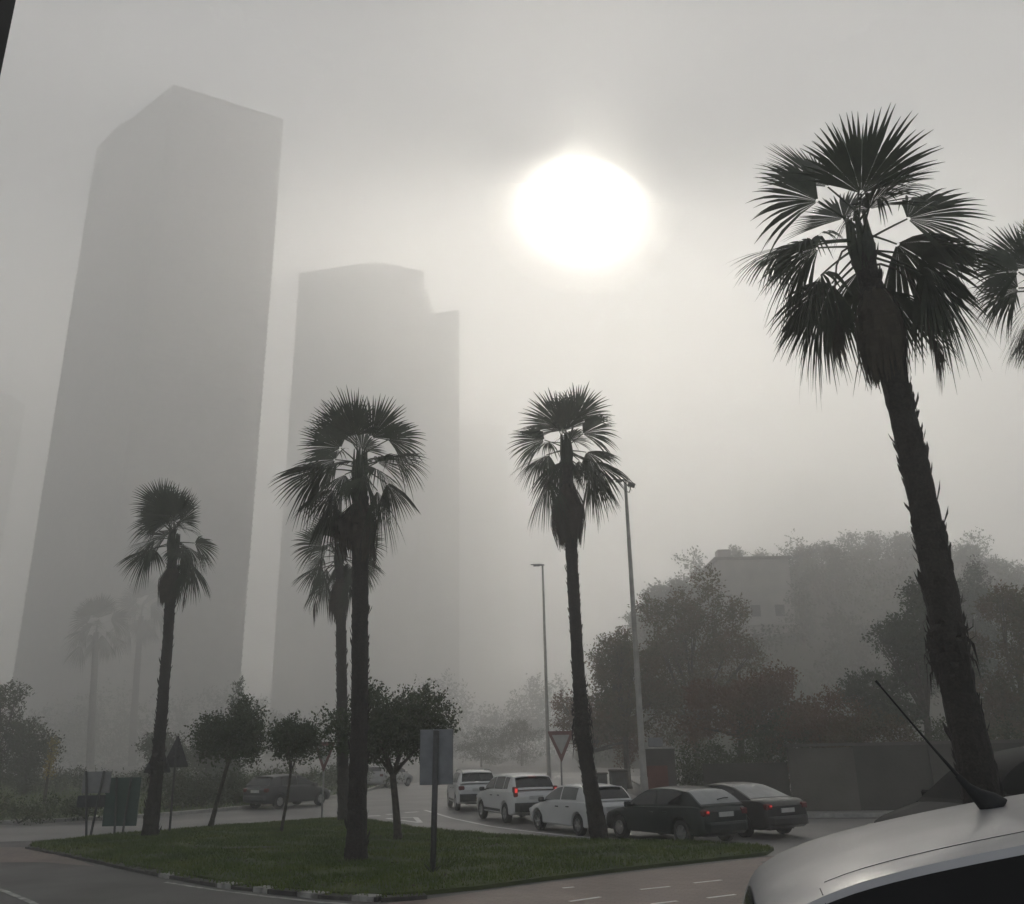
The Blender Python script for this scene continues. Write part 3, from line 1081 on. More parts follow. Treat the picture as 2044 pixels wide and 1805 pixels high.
for i, (px, py, w) in enumerate(((1466, 1094, 20), (1310, 1180, 26), (1345, 1165, 24), (1268, 1228, 30), (1515, 1108, 16))):
    ridge_tree('pale tree on the near end of the foggy hill beside the flat-roofed house', px, py, HY - 1 if px < 1400 else HY + 14, w, 500 + i, 'trees round the house on the hill', m='shrub_leaf')

# flat-roofed house let into the hill
hb = thing('hill_house', 'dim flat-roofed building on the foggy hill above the plane trees', 'building', (0, 0, 0))
HBY = 140.0
a, b = aty(1432, 1128, HBY), aty(1572, 1107, HBY)
lo = aty(1500, 1262, HBY).z
hb.location = (a.x, HBY, lo)
W_, H_ = b.x - a.x, (a.z + b.z) / 2 - lo
mb = MB()
mb.box(0, W_, 0, 9, -6, H_)
mb.build('wall', 'concrete', hb)
mb = MB()
mb.box(-.5, W_ + .4, -.5, 9.4, H_, H_ + .45)
rf = mb.build('roof', 'concrete_dark', hb)
mb = MB()
c0 = aty(1440, 1112, HBY).x - a.x
mb.box(c0, c0 + 2.0, 2, 4.2, H_ + .45, H_ + 2.2)
mb.build('chimney', 'concrete', rf)
mb = MB()
mb.box(-.4, W_ + .2, -1.6, -.01, .9, 1.15)
mb.build('terrace', 'concrete', hb)
for k in range(3):
    mb = MB()
    x0 = .8 + k * W_ / 3
    mb.box(x0, x0 + 1.5, -.06, .05, 2.4, 4.2)
    mb.build('window', 'glass_dark', hb)

# ------------------------------------------------------------------ distant woods and planting across the road
def woods(name, x0, x1, Y0, Y1, hmin, hmax, n, size, seed, m):
    rnd = random.Random(seed)
    cl = []
    for i in range(int((x1 - x0) / 2.4)):
        x = x0 + (x1 - x0) * (i + rnd.random()) / int((x1 - x0) / 2.4)
        y = rnd.uniform(Y0, Y1)
        h = hmin + (hmax - hmin) * (.5 + .5 * math.sin(x * .13 + 2 * math.sin(x * .05))) * rnd.uniform(.75, 1.1)
        for q in range(3):
            cl.append((Vector((x + rnd.uniform(-1, 1), y, h * (.2 + .3 * q))), (rnd.uniform(1.4, 2.6), rnd.uniform(1.4, 2.6), h * .24)))
    o = leaf_cloud(name, cl, n, size, seed, m, None, hollow=.2)
    o['kind'] = 'stuff'
    return o


woods('far_woods', -260, 120, 265, 320, 13, 24, 90000, .95, 31, 'pine_leaf')
woods('far_woods_behind', -560, 580, 870, 950, 54, 80, 32000, 4.6, 32, 'pine_leaf')
for i, (px, py, Y, w, lb) in enumerate(((15, 1368, 62, 60, 'dark leafy tree at the picture edge across the road, tallest of its row'), (-60, 1390, 60, 60, 'dark leafy tree cut by the picture edge across the road'),
                                        (70, 1440, 66, 50, 'low dark tree across the road in front of the tallest tower'), (330, 1470, 70, 50, 'hazy low tree across the road behind the warning triangle'),
                                        (420, 1450, 74, 46, 'hazy low tree across the road behind the tree with the leaning stem'), (960, 1455, 140, 60, 'dim tree in the fog behind the blank rectangular sign'),
                                        (1040, 1440, 140, 50, 'dim tree in the fog beside the far street lamp'))):
    ridge_tree(lb, px, py, Y, w, 600 + i, 'trees beyond the road', m='shrub_leaf', zbase=.1, name='roadside_tree', n=7000, size=.2)
# slender cypress and a thin yellow-leaved sapling
for px, py, Y, w, m, lb, nm, cat, n, sz in ((478, 1360, 72, 9, 'pine_leaf', 'slender pointed cypress in the fog above the leaning-stemmed tree', 'cypress_tree', 'tree', 2600, .22), (466, 1385, 74, 8, 'pine_leaf', 'shorter pointed cypress beside the slender one', 'cypress_tree', 'tree', 2000, .22), (106, 1475, 52, 6, 'yellow_leaf', 'thin sapling with yellow leaves standing on the far verge', 'sapling', 'tree', 500, .13)):
    q = aty(px, py, Y)
    zb = .1
    t = thing(nm, lb, cat, (q.x, Y, zb), 0, 'cypresses in the fog' if nm == 'cypress_tree' else None)
    H = q.z - zb
    ww = w / (F / Y)
    lo_ = .12 if nm == 'cypress_tree' else .4
    cl = [(Vector((math.sin(j * 2.1) * ww * .2, math.cos(j * 1.7) * ww * .2, H * f)), (ww * (1.05 - f) * 1.3 + .05, ww * (1.05 - f) * 1.3 + .05, H * .07)) for j, f in enumerate(np.linspace(lo_, .96, 14))]
    mb = MB()
    mb.tube([(0, 0, -.05), (0, 0, H * .5), (0, 0, H * .9)], [.1, .06, .02], 7)
    mb.build('trunk', 'bark', t)
    leaf_cloud('crown', cl, n, sz, int(px), m, t, hollow=.2, up=1.2)


def shrub(label, px, py, w, h, seed, group, m='shrub_leaf', n=1800, Yo=0.0, name='shrub', size=.1):
    rnd = random.Random(seed)
    p = gnd(px, py, .12)
    p.y += Yo
    t = thing(name, label, 'shrub', p, 0, group)
    cl = [(Vector((rnd.uniform(-.5, .5) * w, rnd.uniform(-.35, .35) * w, rnd.uniform(.2, .75) * h)), (w * rnd.uniform(.15, .28), w * rnd.uniform(.15, .28), h * rnd.uniform(.2, .3))) for _ in range(14)]
    leaf_cloud('foliage', cl, n, size, seed, m, t, hollow=.25)
    mb = MB()
    for _ in range(5):
        c = rnd.choice(cl)[0]
        mb.tube([(0, 0, -.05), c * .5, c], [.03, .02, .008], 5)
    mb.build('stems', 'bark', t)


shrub('low dark shrub overhanging the far kerb at the picture edge', 18, 1643, 2.0, 1.0, 701, 'shrubs along the far kerb', Yo=.7)
shrub('small dark shrub overhanging the far kerb behind the low grey sign', 160, 1637, 1.9, .9, 702, 'shrubs along the far kerb', Yo=.6)
for i, px in enumerate(range(290, 520, 26)):
    shrub('dark shrub in the bank of shrubs behind the dark hatchback', px, 1622 - (px - 290) * .085, 2.4, 1.5, 710 + i, 'bank of shrubs across the road', Yo=2.2 + (i % 3) * .8, n=1500, size=.13)
for i, px in enumerate((560, 620, 680, 730)):
    shrub('dim shrub on the verge beyond the dark hatchback', px, 1592 - i * 6, 3.0, 1.5, 730 + i, 'shrubs further along the verge', Yo=3.5, n=1500, size=.16)
for i, px in enumerate((30, 90, 215, 262)):
    shrub('dim shrub on the grass bank across the road', px, 1590, 3.0, 1.6, 740 + i, 'shrubs on the grass bank', Yo=6, n=1400, size=.16)

# ------------------------------------------------------------------ towers
def tower_frame(apex, le, re, D):
    a = aty(*apex, D)
    h = a.z

    def on(x, y):
        d = ray(x, y)
        return CAM + d * ((h - CAM.z) / d.z)
    return a, on(*le), on(*re), h


def bands(mb, poly, z0, z1, step, out=.35, th=1.0):
    """balcony bands running round the storeys"""
    cx = sum(p[0] for p in poly) / len(poly)
    cy = sum(p[1] for p in poly) / len(poly)
    L = max(math.hypot(p[0] - cx, p[1] - cy) for p in poly)
    s = 1 + out / L
    z = z0
    while z < z1:
        mb.prism([(cx + (p[0] - cx) * s, cy + (p[1] - cy) * s) for p in poly], z, z + th)
        z += step


DA = 330
a, l, r, h = tower_frame((346, 168), (192, 300), (566, 238), DA)
base = a.copy()
base.z = 0
tA = thing('tall_tower', 'tallest tower block, its sloping crown with a triangular opening dissolving in fog', 'tower', base)
pa, pr, pl = Vector((0, 0)), (r - a).xy, (l - a).xy
pb = pr + pl
poly = [tuple(p) for p in (pa, pr, pb, pl)]
zl = aty(205, 296, l.y).z                      # the left shoulder is lower
mb = MB()
mb.prism(poly, -.5, zl - 2)
bands(mb, poly, 6, zl - 4, 3.3)
mb.build('wall', 'concrete', tA)
# crown: full height over the right face, stepping and sloping down to the left shoulder, with an opening
mb = MB()
u = pl.normalized()
wl = pl.length
mbp = lambda f: pa + pl * f


def crown_prism(f0, f1, z_0, za, zb_):
    p0, p1 = mbp(f0), mbp(f1)
    q0, q1 = p0 + pr, p1 + pr
    vs = [(*p0, z_0), (*p1, z_0), (*q1, z_0), (*q0, z_0), (*p0, za), (*p1, zb_), (*q1, zb_), (*q0, za)]
    mb.add(vs, [(0, 1, 2, 3), (4, 7, 6, 5), (0, 4, 5, 1), (1, 5, 6, 2), (2, 6, 7, 3), (3, 7, 4, 0)])


zs = zl - 2
crown_prism(0, .30, zs, h, h - (h - zl) * .22)
crown_prism(.30, .50, zs, h - (h - zl) * .30, h - (h - zl) * .58)
# frame round the triangular opening
crown_prism(.50, .54, zs, h - (h - zl) * .60, h - (h - zl) * .66)
crown_prism(.54, .68, zs, zl - 1.6, zl - 1.6)
p0, p1 = mbp(.52), mbp(.70)
q0, q1 = p0 + pr, p1 + pr
mb.add([(*p0, h - (h - zl) * .66), (*p1, zl + 1.5), (*q1, zl + 1.5), (*q0, h - (h - zl) * .66), (*p0, h - (h - zl) * .60), (*p1, zl + 3.5), (*q1, zl + 3.5), (*q0, h - (h - zl) * .60)],
       [(0, 1, 2, 3), (4, 7, 6, 5), (0, 4, 5, 1), (1, 5, 6, 2), (2, 6, 7, 3), (3, 7, 4, 0)])
crown_prism(.68, 1.0, zs, zl + 3.5, zl)
mb.build('tower_crown', 'concrete', tA)
# a lighter block low on the left face
c = aty(92, 1130, DA - 2)

DB = 505
a2, l2, r2, h2 = tower_frame((745, 522), (597, 545), (846, 537), DB)
base = a2.copy()
base.z = 0
tB = thing('stepped_tower', 'second tower block with a roof stepping down towards the sun', 'tower', base)
pr2, pl2 = (r2 - a2).xy, (l2 - a2).xy
poly = [(0, 0), tuple(pr2), tuple(pr2 + pl2), tuple(pl2)]
mb = MB()
mb.prism(poly, -.5, h2 - 1.2)
bands(mb, poly, 6, h2 - 6, 3.3)
# upper parapet part facing the sun and roof plant
d2 = pr2.normalized()
n2 = pl2.normalized()


def block(mb, s0, s1, t0, t1, z0, z1):
    pts = [d2 * s0 + n2 * t0, d2 * s1 + n2 * t0, d2 * s1 + n2 * t1, d2 * s0 + n2 * t1]
    mb.prism([tuple(p) for p in pts], z0, z1)


S = pr2.length
T = pl2.length
block(mb, 0, S * .22, 0, T, h2 - 1.2, h2)
mb.build('wall', 'concrete', tB)
mb = MB()
for s, w, hh in ((.27, 1.4, 2.2), (.36, .8, 3.0), (.42, 1.6, 1.4), (.52, 2.2, 1.0)):
    block(mb, S * s, S * s + w, .4, .4 + w, h2 - 1.2, h2 - 1.2 + hh)
mb.build('roof_plant', 'concrete_dark', tB)
rw = aty(917, 618, DB + 4)
lz = rw.z
e = Vector((rw.x - a2.x, rw.y - a2.y))
wing_w = (e - pr2).length
mb = MB()
we = (e - pr2).normalized()
wn = (Vector((a2.x, a2.y)) + e).normalized()      # the wing runs back from the street
for i, (f, z) in enumerate(((.12, lz + (h2 - lz) * .55), (.18, lz + (h2 - lz) * .40), (.22, lz + (h2 - lz) * .28), (.26, lz + (h2 - lz) * .16), (.30, lz + (h2 - lz) * .07), (1.0, lz))):
    f0 = (0, .12, .18, .22, .26, .30)[i]
    p0, p1 = pr2 + we * wing_w * f0 - we * (.3 if i == 0 else 0), pr2 + we * wing_w * f
    mb.prism([tuple(p) for p in (p0, p1, p1 + wn * T * .7, p0 + wn * T * .7)], -.5, z)
mb.build('stepped_wing', 'concrete', tB)

# faint lower block beside it, a sliver of another at the picture edge and a faint one over the hill
for nm, lb, x0, x1, yt, D, dep in (('distant_block', 'very faint low block beside the stepped tower', 905, 1010, 850, 800, 20), ('distant_block', 'very faint pale block rising out of the fog above the hill', 1480, 1690, 945, 860, 24), ('edge_block', 'sliver of a tower block at the picture edge beside the tallest tower', -190, 19, 792, 560, 20)):
    p, q = aty(x0, yt, D), aty(x1, yt, D)
    t = thing(nm, lb, 'tower', (p.x, D, 0))
    mb = MB()
    W_ = q.x - p.x
    mb.box(0, W_, 0, dep, -.5, p.z)
    bands(mb, [(0, 0), (W_, 0), (W_, dep), (0, dep)], 6, p.z - 3, 3.3)
    mb.build('wall', 'concrete', t)
    mb = MB()
    mb.box(W_ * .3, W_ * .7, 3, dep - 3, p.z, p.z + 2.2)
    mb.build('roof_plant', 'concrete_dark', t)

# ------------------------------------------------------------------ street lamps
def street_lamp(label, base_px, Y, top_px, arm_px, spot):
    tp = aty(*top_px, Y)
    b = Vector((tp.x, Y, .12 if Y < 60 else 0))
    t = thing('street_lamp', label, 'street lamp', b, 0, 'street lamps along the road')
    H = tp.z - b.z
    mb = MB()
    mb.tube([(0, 0, -.1), (0, 0, 1.3), (0, 0, 1.32), (0, 0, H * .5), (0, 0, H)], [.15, .145, .125, .1, .06], 14)
    mb.build('pole', 'lamp_pole', t, smooth=True)
    mb = MB()
    mb.tube([(0, 0, -.02), (0, 0, .035)], [.24, .24], 4)
    for q in range(4):
        g = PI / 4 + q * PI / 2
        mb.tube([(.17 * math.cos(g), .17 * math.sin(g), .0), (.17 * math.cos(g), .17 * math.sin(g), .09)], .02, 6)
    mb.build('base_plate', 'steel', t)
    e = aty(*arm_px, Y) - b
    L = -e.x
    hd = thing('x', None, None)
    bpy.data.objects.remove(hd)
    mb = MB()
    # lantern: a flat tapering housing with a rounded back
    secs = [(.12, .02, .045), (.05, .07, .075), (-.1, .11, .09), (-.3, .13, .085), (-.55, .12, .07), (-.72, .09, .05), (-.8, .03, .02)]
    s = L / .8
    rings = []
    n = 10
    for x, w, hh in secs:
        for k in range(n):
            g = 2 * PI * k / n
            rings.append((x * s, w * s * math.cos(g), H + .06 + hh * s * (math.sin(g) * (.9 if math.sin(g) > 0 else .6)) - x * .06))
    fs = []
    for i in range(len(secs) - 1):
        for k in range(n):
            k2 = (k + 1) % n
            fs.append((i * n + k, i * n + k2, (i + 1) * n + k2, (i + 1) * n + k))
    fs += [tuple(range(n))[::-1], tuple((len(secs) - 1) * n + k for k in range(n))]
    mb.add(rings, fs)
    hd = mb.build('lamp_head', 'sign_back', t, smooth=True)
    mb = MB()
    mb.rbox((-.4 * s, 0, H + .02), (.42 * s, .17 * s, .05), .4)
    mb.build('diffuser', 'glass_pale', hd)
    if spot:
        mb = MB()
        mb.tube([(.04, 0, H - .42), (.14, 0, H - .45), (.2, 0, H - .3), (.2, 0, H - .2)], .025, 7)
        br = mb.build('bracket', 'steel_dark', t)
        mb = MB()
        M = Matrix.Translation((.24, -.02, H - .14)) @ Matrix.Rotation(rad(20), 4, 'Y')
        mb.rbox((0, 0, 0), (.3, .2, .16), .3, M)
        mb.build('floodlight', 'steel_dark', br)
    return t


street_lamp('nearer tall street lamp beside the curved palm, with a small floodlight below its head', (1287, 1632), 34.6, (1248, 962), (1222, 950), True)
street_lamp('farther street lamp, pale in the fog, over the line of white cars', (1092, 1560), 60, (1083, 1130), (1059, 1126), False)


# ------------------------------------------------------------------ signs
def pole_mb(h, r=.035):
    mb = MB()
    mb.tube([(0, 0, -.1), (0, 0, h)], r, 10)
    return mb


def face_M(b, roll=0.0, yaw=0.0):
    return Matrix.Rotation(yaw, 4, 'Z') @ Matrix.Rotation(roll, 4, 'Y')


def flat_panel(mb, pts, y0, y1, M=None):
    """panel drawn in x-z, from depth y0 to y1"""
    k = len(pts)
    vs = [Vector((x, y0, z)) for x, z in pts] + [Vector((x, y1, z)) for x, z in pts]
    if M:
        vs = [M @ p for p in vs]
    mb.add(vs, [tuple(range(k)), tuple(range(k, 2 * k))[::-1]] + [((i + 1) % k, i, i + k, (i + 1) % k + k) for i in range(k)])


def tri(cx, cz, w, h, up=True, rr=.06):
    """triangle with clipped corners"""
    P = [Vector((cx - w / 2, cz - h / 2)), Vector((cx + w / 2, cz - h / 2)), Vector((cx, cz + h / 2))]
    if not up:
        P = [Vector((cx - w / 2, cz + h / 2)), Vector((cx, cz - h / 2)), Vector((cx + w / 2, cz + h / 2))]
    out = []
    for i in range(3):
        a, b, c = P[i - 1], P[i], P[(i + 1) % 3]
        out += [b + (a - b).normalized() * rr, b + ((a - b).normalized() + (c - b).normalized()) * rr * .32, b + (c - b).normalized() * rr]
    return [tuple(p) for p in out]


def warning(label, base_px, c_px, w_px, h_px, yaw=0.0):
    b = gnd(*base_px)
    b.z = .13
    Y = b.y
    t = thing('warning_sign', label, 'road sign', b, yaw, 'warning triangles seen from behind')
    c = aty(*c_px, Y) - b
    ppm = F / Y * 1.02
    w, h = w_px / ppm, h_px / ppm
    mb = MB()
    mb.tube([(0, .03, -.1), (c.x * .5, .03, c.z * .5), (c.x, .03, c.z + h * .42)], .038, 10)
    mb.build('pole', 'steel_dark', t)
    mb = MB()
    flat_panel(mb, tri(c.x, c.z, w, h), .075, .1)
    mb.build('sign_plate', 'sign_back_dark', t)
    mb = MB()
    for dz in (-.2, .12):
        mb.box(c.x - .09, c.x + .09, -.012, .073, c.z + dz, c.z + dz + .045)
    mb.build('clamp', 'steel_dark', t)


warning('black warning triangle seen from behind, clear of the slim palm trunk', (337, 1668), (351, 1499), 52, 60)
warning('black warning triangle mostly hidden behind the slim leaning palm trunk', (309, 1672), (316, 1510), 52, 60, yaw=.12)


def yield_sign(label, base_px, Y, c_px, w_px, h_px):
    q = aty(*base_px, Y)
    b = Vector((q.x, Y, .1))
    t = thing('yield_sign', label, 'road sign', b, 0, 'give way signs')
    c = aty(*c_px, Y) - b
    ppm = F / Y * 1.02
    w, h = w_px / ppm, h_px / ppm
    mb = MB()
    mb.tube([(0, 0.05, -.1), (c.x, .05, c.z + h * .4)], .036, 10)
    mb.build('pole', 'steel', t)
    mb = MB()
    flat_panel(mb, tri(c.x, c.z, w, h, False), -.012, .012)
    pl_ = mb.build('sign_plate', 'sign_red', t)
    mb = MB()
    flat_panel(mb, tri(c.x, c.z + h * .07, w * .66, h * .62, False, .03), -.016, -.0125)
    mb.build('sign_field', 'sign_white', pl_)


yield_sign('red-edged give way triangle standing between the white cars and the curved palm', (1123, 1622), 38.5, (1120, 1491), 52, 58)
yield_sign('give way triangle half hidden behind the leaves of the smallest tree', (641, 1641), 36.2, (647, 1512), 42, 56)

b = gnd(864, 1757)
b.z = .13
t = thing('blank_sign', 'large rectangular sign seen from its plain grey back, on one thick pole', 'road sign', b, rad(-4))
c = aty(871, 1511, b.y) - b
ppm = F / b.y * 1.03
w, h = 65 / ppm, 102 / ppm
mb = MB()
mb.tube([(0, -.045, -.1), (c.x * .5, -.045, c.z * .5), (c.x, -.045, c.z + h * .48)], .062, 14)
mb.build('pole', 'steel_dark', t, smooth=True)
mb = MB()
mb.rbox((c.x, .03, c.z), (w, .05, h), .35)
pl_ = mb.build('sign_plate', 'sign_back', t)
mb = MB()
for dz in (-.36, .36):
    mb.box(c.x - w * .47, c.x + w * .47, -.005, .004, c.z + dz - .025, c.z + dz + .025)
mb.build('stiffener', 'sign_back', pl_)
mb = MB()
for k in range(7):
    g = k * .9
    mb.tube([(.02 * math.cos(g), .02 * math.sin(g), 0), (.12 * math.cos(g), .12 * math.sin(g), .1), (.2 * math.cos(g), .2 * math.sin(g), .16 + .04 * (k % 3))], [.02, .014, .003], 5)
mb.build('weed_tuft', 'shrub_leaf', t)


def two_post_sign(label, pL, pR, top, bot, xl, xr, m, lower=None, off_l=20):
    b = (gnd(*pL) + gnd(*pR)) / 2
    b.z = .1
    Y = b.y
    t = thing('direction_sign', label, 'road sign', b, 0, 'low signs on two posts')
    for p, tx in ((pL, xl), (pR, xr)):
        q = gnd(*p)
        e = aty(tx, top - 2, Y) - b
        mb = MB()
        mb.tube([(q.x - b.x, 0, -.1), ((q.x - b.x + e.x) / 2, 0, e.z / 2), (e.x, 0, e.z)], .038, 10)
        mb.build('post', 'steel_dark', t)
    a_, c_ = aty(xl - off_l, top, Y) - b, aty(xr + 8, bot, Y) - b
    mb = MB()
    mb.rbox(((a_.x + c_.x) / 2, .08, (a_.z + c_.z) / 2), (c_.x - a_.x, .05, a_.z - c_.z), .4)
    mb.build('sign_plate', m, t)
    if lower:
        z0 = aty(xl, lower[0], Y).z - b.z
        z1 = aty(xl, lower[1], Y).z - b.z
        mb = MB()
        mb.rbox(((a_.x + c_.x) / 2 - .1, .07, (z0 + z1) / 2), (c_.x - a_.x, .04, z0 - z1), .4)
        mb.build('lower_plate', 'sign_back_dark', t)


two_post_sign('low grey sign on two posts with a dark strip below it', (158, 1679), (193, 1673), 1541, 1583, 172, 208, 'sign_grey', (1588, 1612), off_l=6)
two_post_sign('low green sign on two posts next to the grey one', (222, 1671), (250, 1668), 1553, 1649, 233, 262, 'sign_green')

# ------------------------------------------------------------------ wall, cabinet and bins across the junction
wallA, wallB = Vector((10.2, 35.2, .12)), Vector((34, 31.4, .12))
d = (wallB - wallA)
L = d.length
t = thing('boundary_wall', 'long rendered boundary wall with a pale panel at one end and a thin coping', 'wall', wallA, math.atan2(d.y, d.x))
mb = MB()
mb.box(0, 2.35, -.06, .3, -.1, 2.2)
mb.build('pale_panel', 'render_pale', t)
mb = MB()
mb.box(2.35, L, 0, .3, -.1, 2.25)
for k in range(5):
    mb.box(5 + k * 4.2, 5.35 + k * 4.2, -.08, -.001, -.1, 2.25)
mb.build('wall_face', 'wall_dark', t)
mb = MB()
mb.box(-.1, L, -.12, .36, 2.255, 2.36)
mb.build('coping', 'concrete_dark', t)
mb = MB()
mb.box(-3.2, -.06, .12, .3, -.1, 1.7)
mb.build('low_wall', 'wall_dark', t)

q = aty(1315, 1500, 37.5)
t = thing('utility_cabinet', 'brick-red utility cabinet with a pale flat top and a small box on it', 'cabinet', (q.x, 37.5, .12), rad(-8))
hh = aty(1315, 1495, 37.5).z - .12
mb = MB()
mb.box(-.62, .62, 0, .7, 0, hh)
mb.build('cabinet_body', 'concrete_dark', t)
mb = MB()
mb.box(-.52, .3, -.03, -.002, .1, hh * .72)
mb.build('cabinet_door', 'render_red', t)
mb = MB()
mb.box(-.68, .68, -.08, .78, hh + .002, hh + .07)
mb.build('cabinet_top', 'kerb_stone', t)
mb = MB()
mb.rbox((-.1, .35, hh + .26), (.6, .3, .36), .2)
mb.build('vent_box', 'sign_grey', t)

for px0, px1, ytop, Y, lb, m in ((1216, 1250, 1536, 42, 'tall dark recycling bin with a flat lid behind the white hatchback', 'bin_green'), (1186, 1212, 1542, 48, 'shorter recycling bin standing farther off beside the tall dark one', 'bin_green')):
    p, q = aty(px0, ytop, Y), aty(px1, ytop, Y)
    t = thing('recycling_bin', lb, 'bin', ((p.x + q.x) / 2, Y, .05), 0, 'recycling bins')
    W_, H_ = q.x - p.x, p.z - .05
    mb = MB()
    mb.prism([(-W_ * .42, -.45), (W_ * .42, -.45), (W_ * .46, .45), (-W_ * .46, .45)], 0.05, H_ * .93)
    mb.build('bin_body', m, t)
    mb = MB()
    mb.rbox((0, 0, H_ * .965), (W_, 1.05, H_ * .07), .5)
    mb.build('lid', 'concrete_dark', t)
    mb = MB()
    mb.box(-W_ * .22, W_ * .22, -.475, -.452, H_ * .66, H_ * .78)
    mb.build('slot', 'plastic_black', t)
    mb = MB()
    for sx in (-1, 1):
        mb.box(sx * W_ * .3 - .06, sx * W_ * .3 + .06, -.35, .35, -.05, .05)
    mb.build('feet', 'plastic_black', t)

# dark upright right beside the camera, seen at the very corner of the view
p = aty(12, 60, 1.6)
e0 = aty(16, 0, 1.62)
t = thing('dark_post', 'black upright post edge cut off by the upper corner of the picture', 'post', (e0.x - .066, 1.6, gh(0, 1.6)))
mb = MB()
z = aty(25, 0, 1.6).z
mb.rbox((0, 0, 1.9), (.125, .14, 3.8), .3)
mb.build('upright', 'post_black', t)
mb = MB()
mb.box(-.14, .14, -.14, .14, 0, .02)
mb.build('base_plate', 'post_black', t)


# ------------------------------------------------------------------ cars
def interp(tab, x):
    return float(np.interp(x, [a for a, _ in tab], [b for _, b in tab]))


def smooth_tab(tab, n=4):
    """round the corners of a control polyline"""
    P = [Vector(p) for p in tab]
    for _ in range(n):
        Q = [P[0]]
        for a, b in zip(P, P[1:]):
            Q += [a.lerp(b, .25), a.lerp(b, .75)]
        P = Q + [P[-1]]
    return [(p.x, p.y) for p in P]


STYLES = {
    # T: bonnet, belt and boot line; R: windscreen, roof and rear window line; fractions of the length from the front
    'hatch': dict(L=4.0, W=1.70, H=1.44, wb=(.185, .815), wr=.305, T=[(0, .48), (.015, .62), (.06, .72), (.25, .88), (.32, .92), (.7, .96), (.9, .98), (.975, .95), (1, .80)],
                  R=[(.235, .87), (.42, 1.34), (.52, 1.43), (.68, 1.44), (.84, 1.39), (.9, 1.33), (.975, .97)], side=((.30, .545), (.56, .79)), rear=(.885, .965), front=(.26, .405), sill=.24),
    'wagonhatch': dict(L=4.2, W=1.76, H=1.44, wb=(.19, .80), wr=.315, T=[(0, .48), (.015, .62), (.06, .73), (.25, .88), (.32, .92), (.7, .96), (.9, .99), (.975, .97), (1, .82)],
                       R=[(.25, .88), (.42, 1.34), (.52, 1.42), (.66, 1.43), (.80, 1.38), (.86, 1.33), (.975, .98)], side=((.31, .56), (.575, .80)), rear=(.83, .962), front=(.275, .405), sill=.24),
    'sedan': dict(L=4.5, W=1.78, H=1.44, wb=(.19, .79), wr=.315, T=[(0, .48), (.015, .60), (.05, .70), (.25, .88), (.3, .92), (.7, .97), (.88, 1.02), (.97, 1.0), (1, .82)],
                  R=[(.25, .88), (.40, 1.33), (.49, 1.42), (.60, 1.43), (.70, 1.36), (.875, 1.01)], side=((.31, .52), (.535, .72)), rear=(.685, .86), front=(.275, .39), sill=.23),
    'suv': dict(L=4.4, W=1.82, H=1.66, wb=(.185, .80), wr=.345, T=[(0, .58), (.012, .78), (.05, .90), (.22, 1.02), (.28, 1.06), (.7, 1.10), (.9, 1.13), (.98, 1.1), (1, .86)],
                R=[(.225, 1.02), (.38, 1.52), (.47, 1.63), (.66, 1.66), (.86, 1.62), (.92, 1.56), (.985, 1.13)], side=((.285, .51), (.525, .735), (.75, .85)), rear=(.915, .975), front=(.245, .37), sill=.30),
    'mpv': dict(L=4.15, W=1.76, H=1.58, wb=(.18, .82), wr=.315, T=[(0, .5), (.012, .68), (.05, .80), (.2, .98), (.26, 1.0), (.7, 1.03), (.9, 1.05), (.98, 1.03), (1, .84)],
                R=[(.16, .94), (.36, 1.42), (.48, 1.55), (.66, 1.58), (.85, 1.54), (.93, 1.47), (.962, 1.38), (.99, 1.06)], side=((.27, .51), (.525, .73), (.745, .87)), rear=(.945, .982), front=(.18, .345), sill=.26),
}


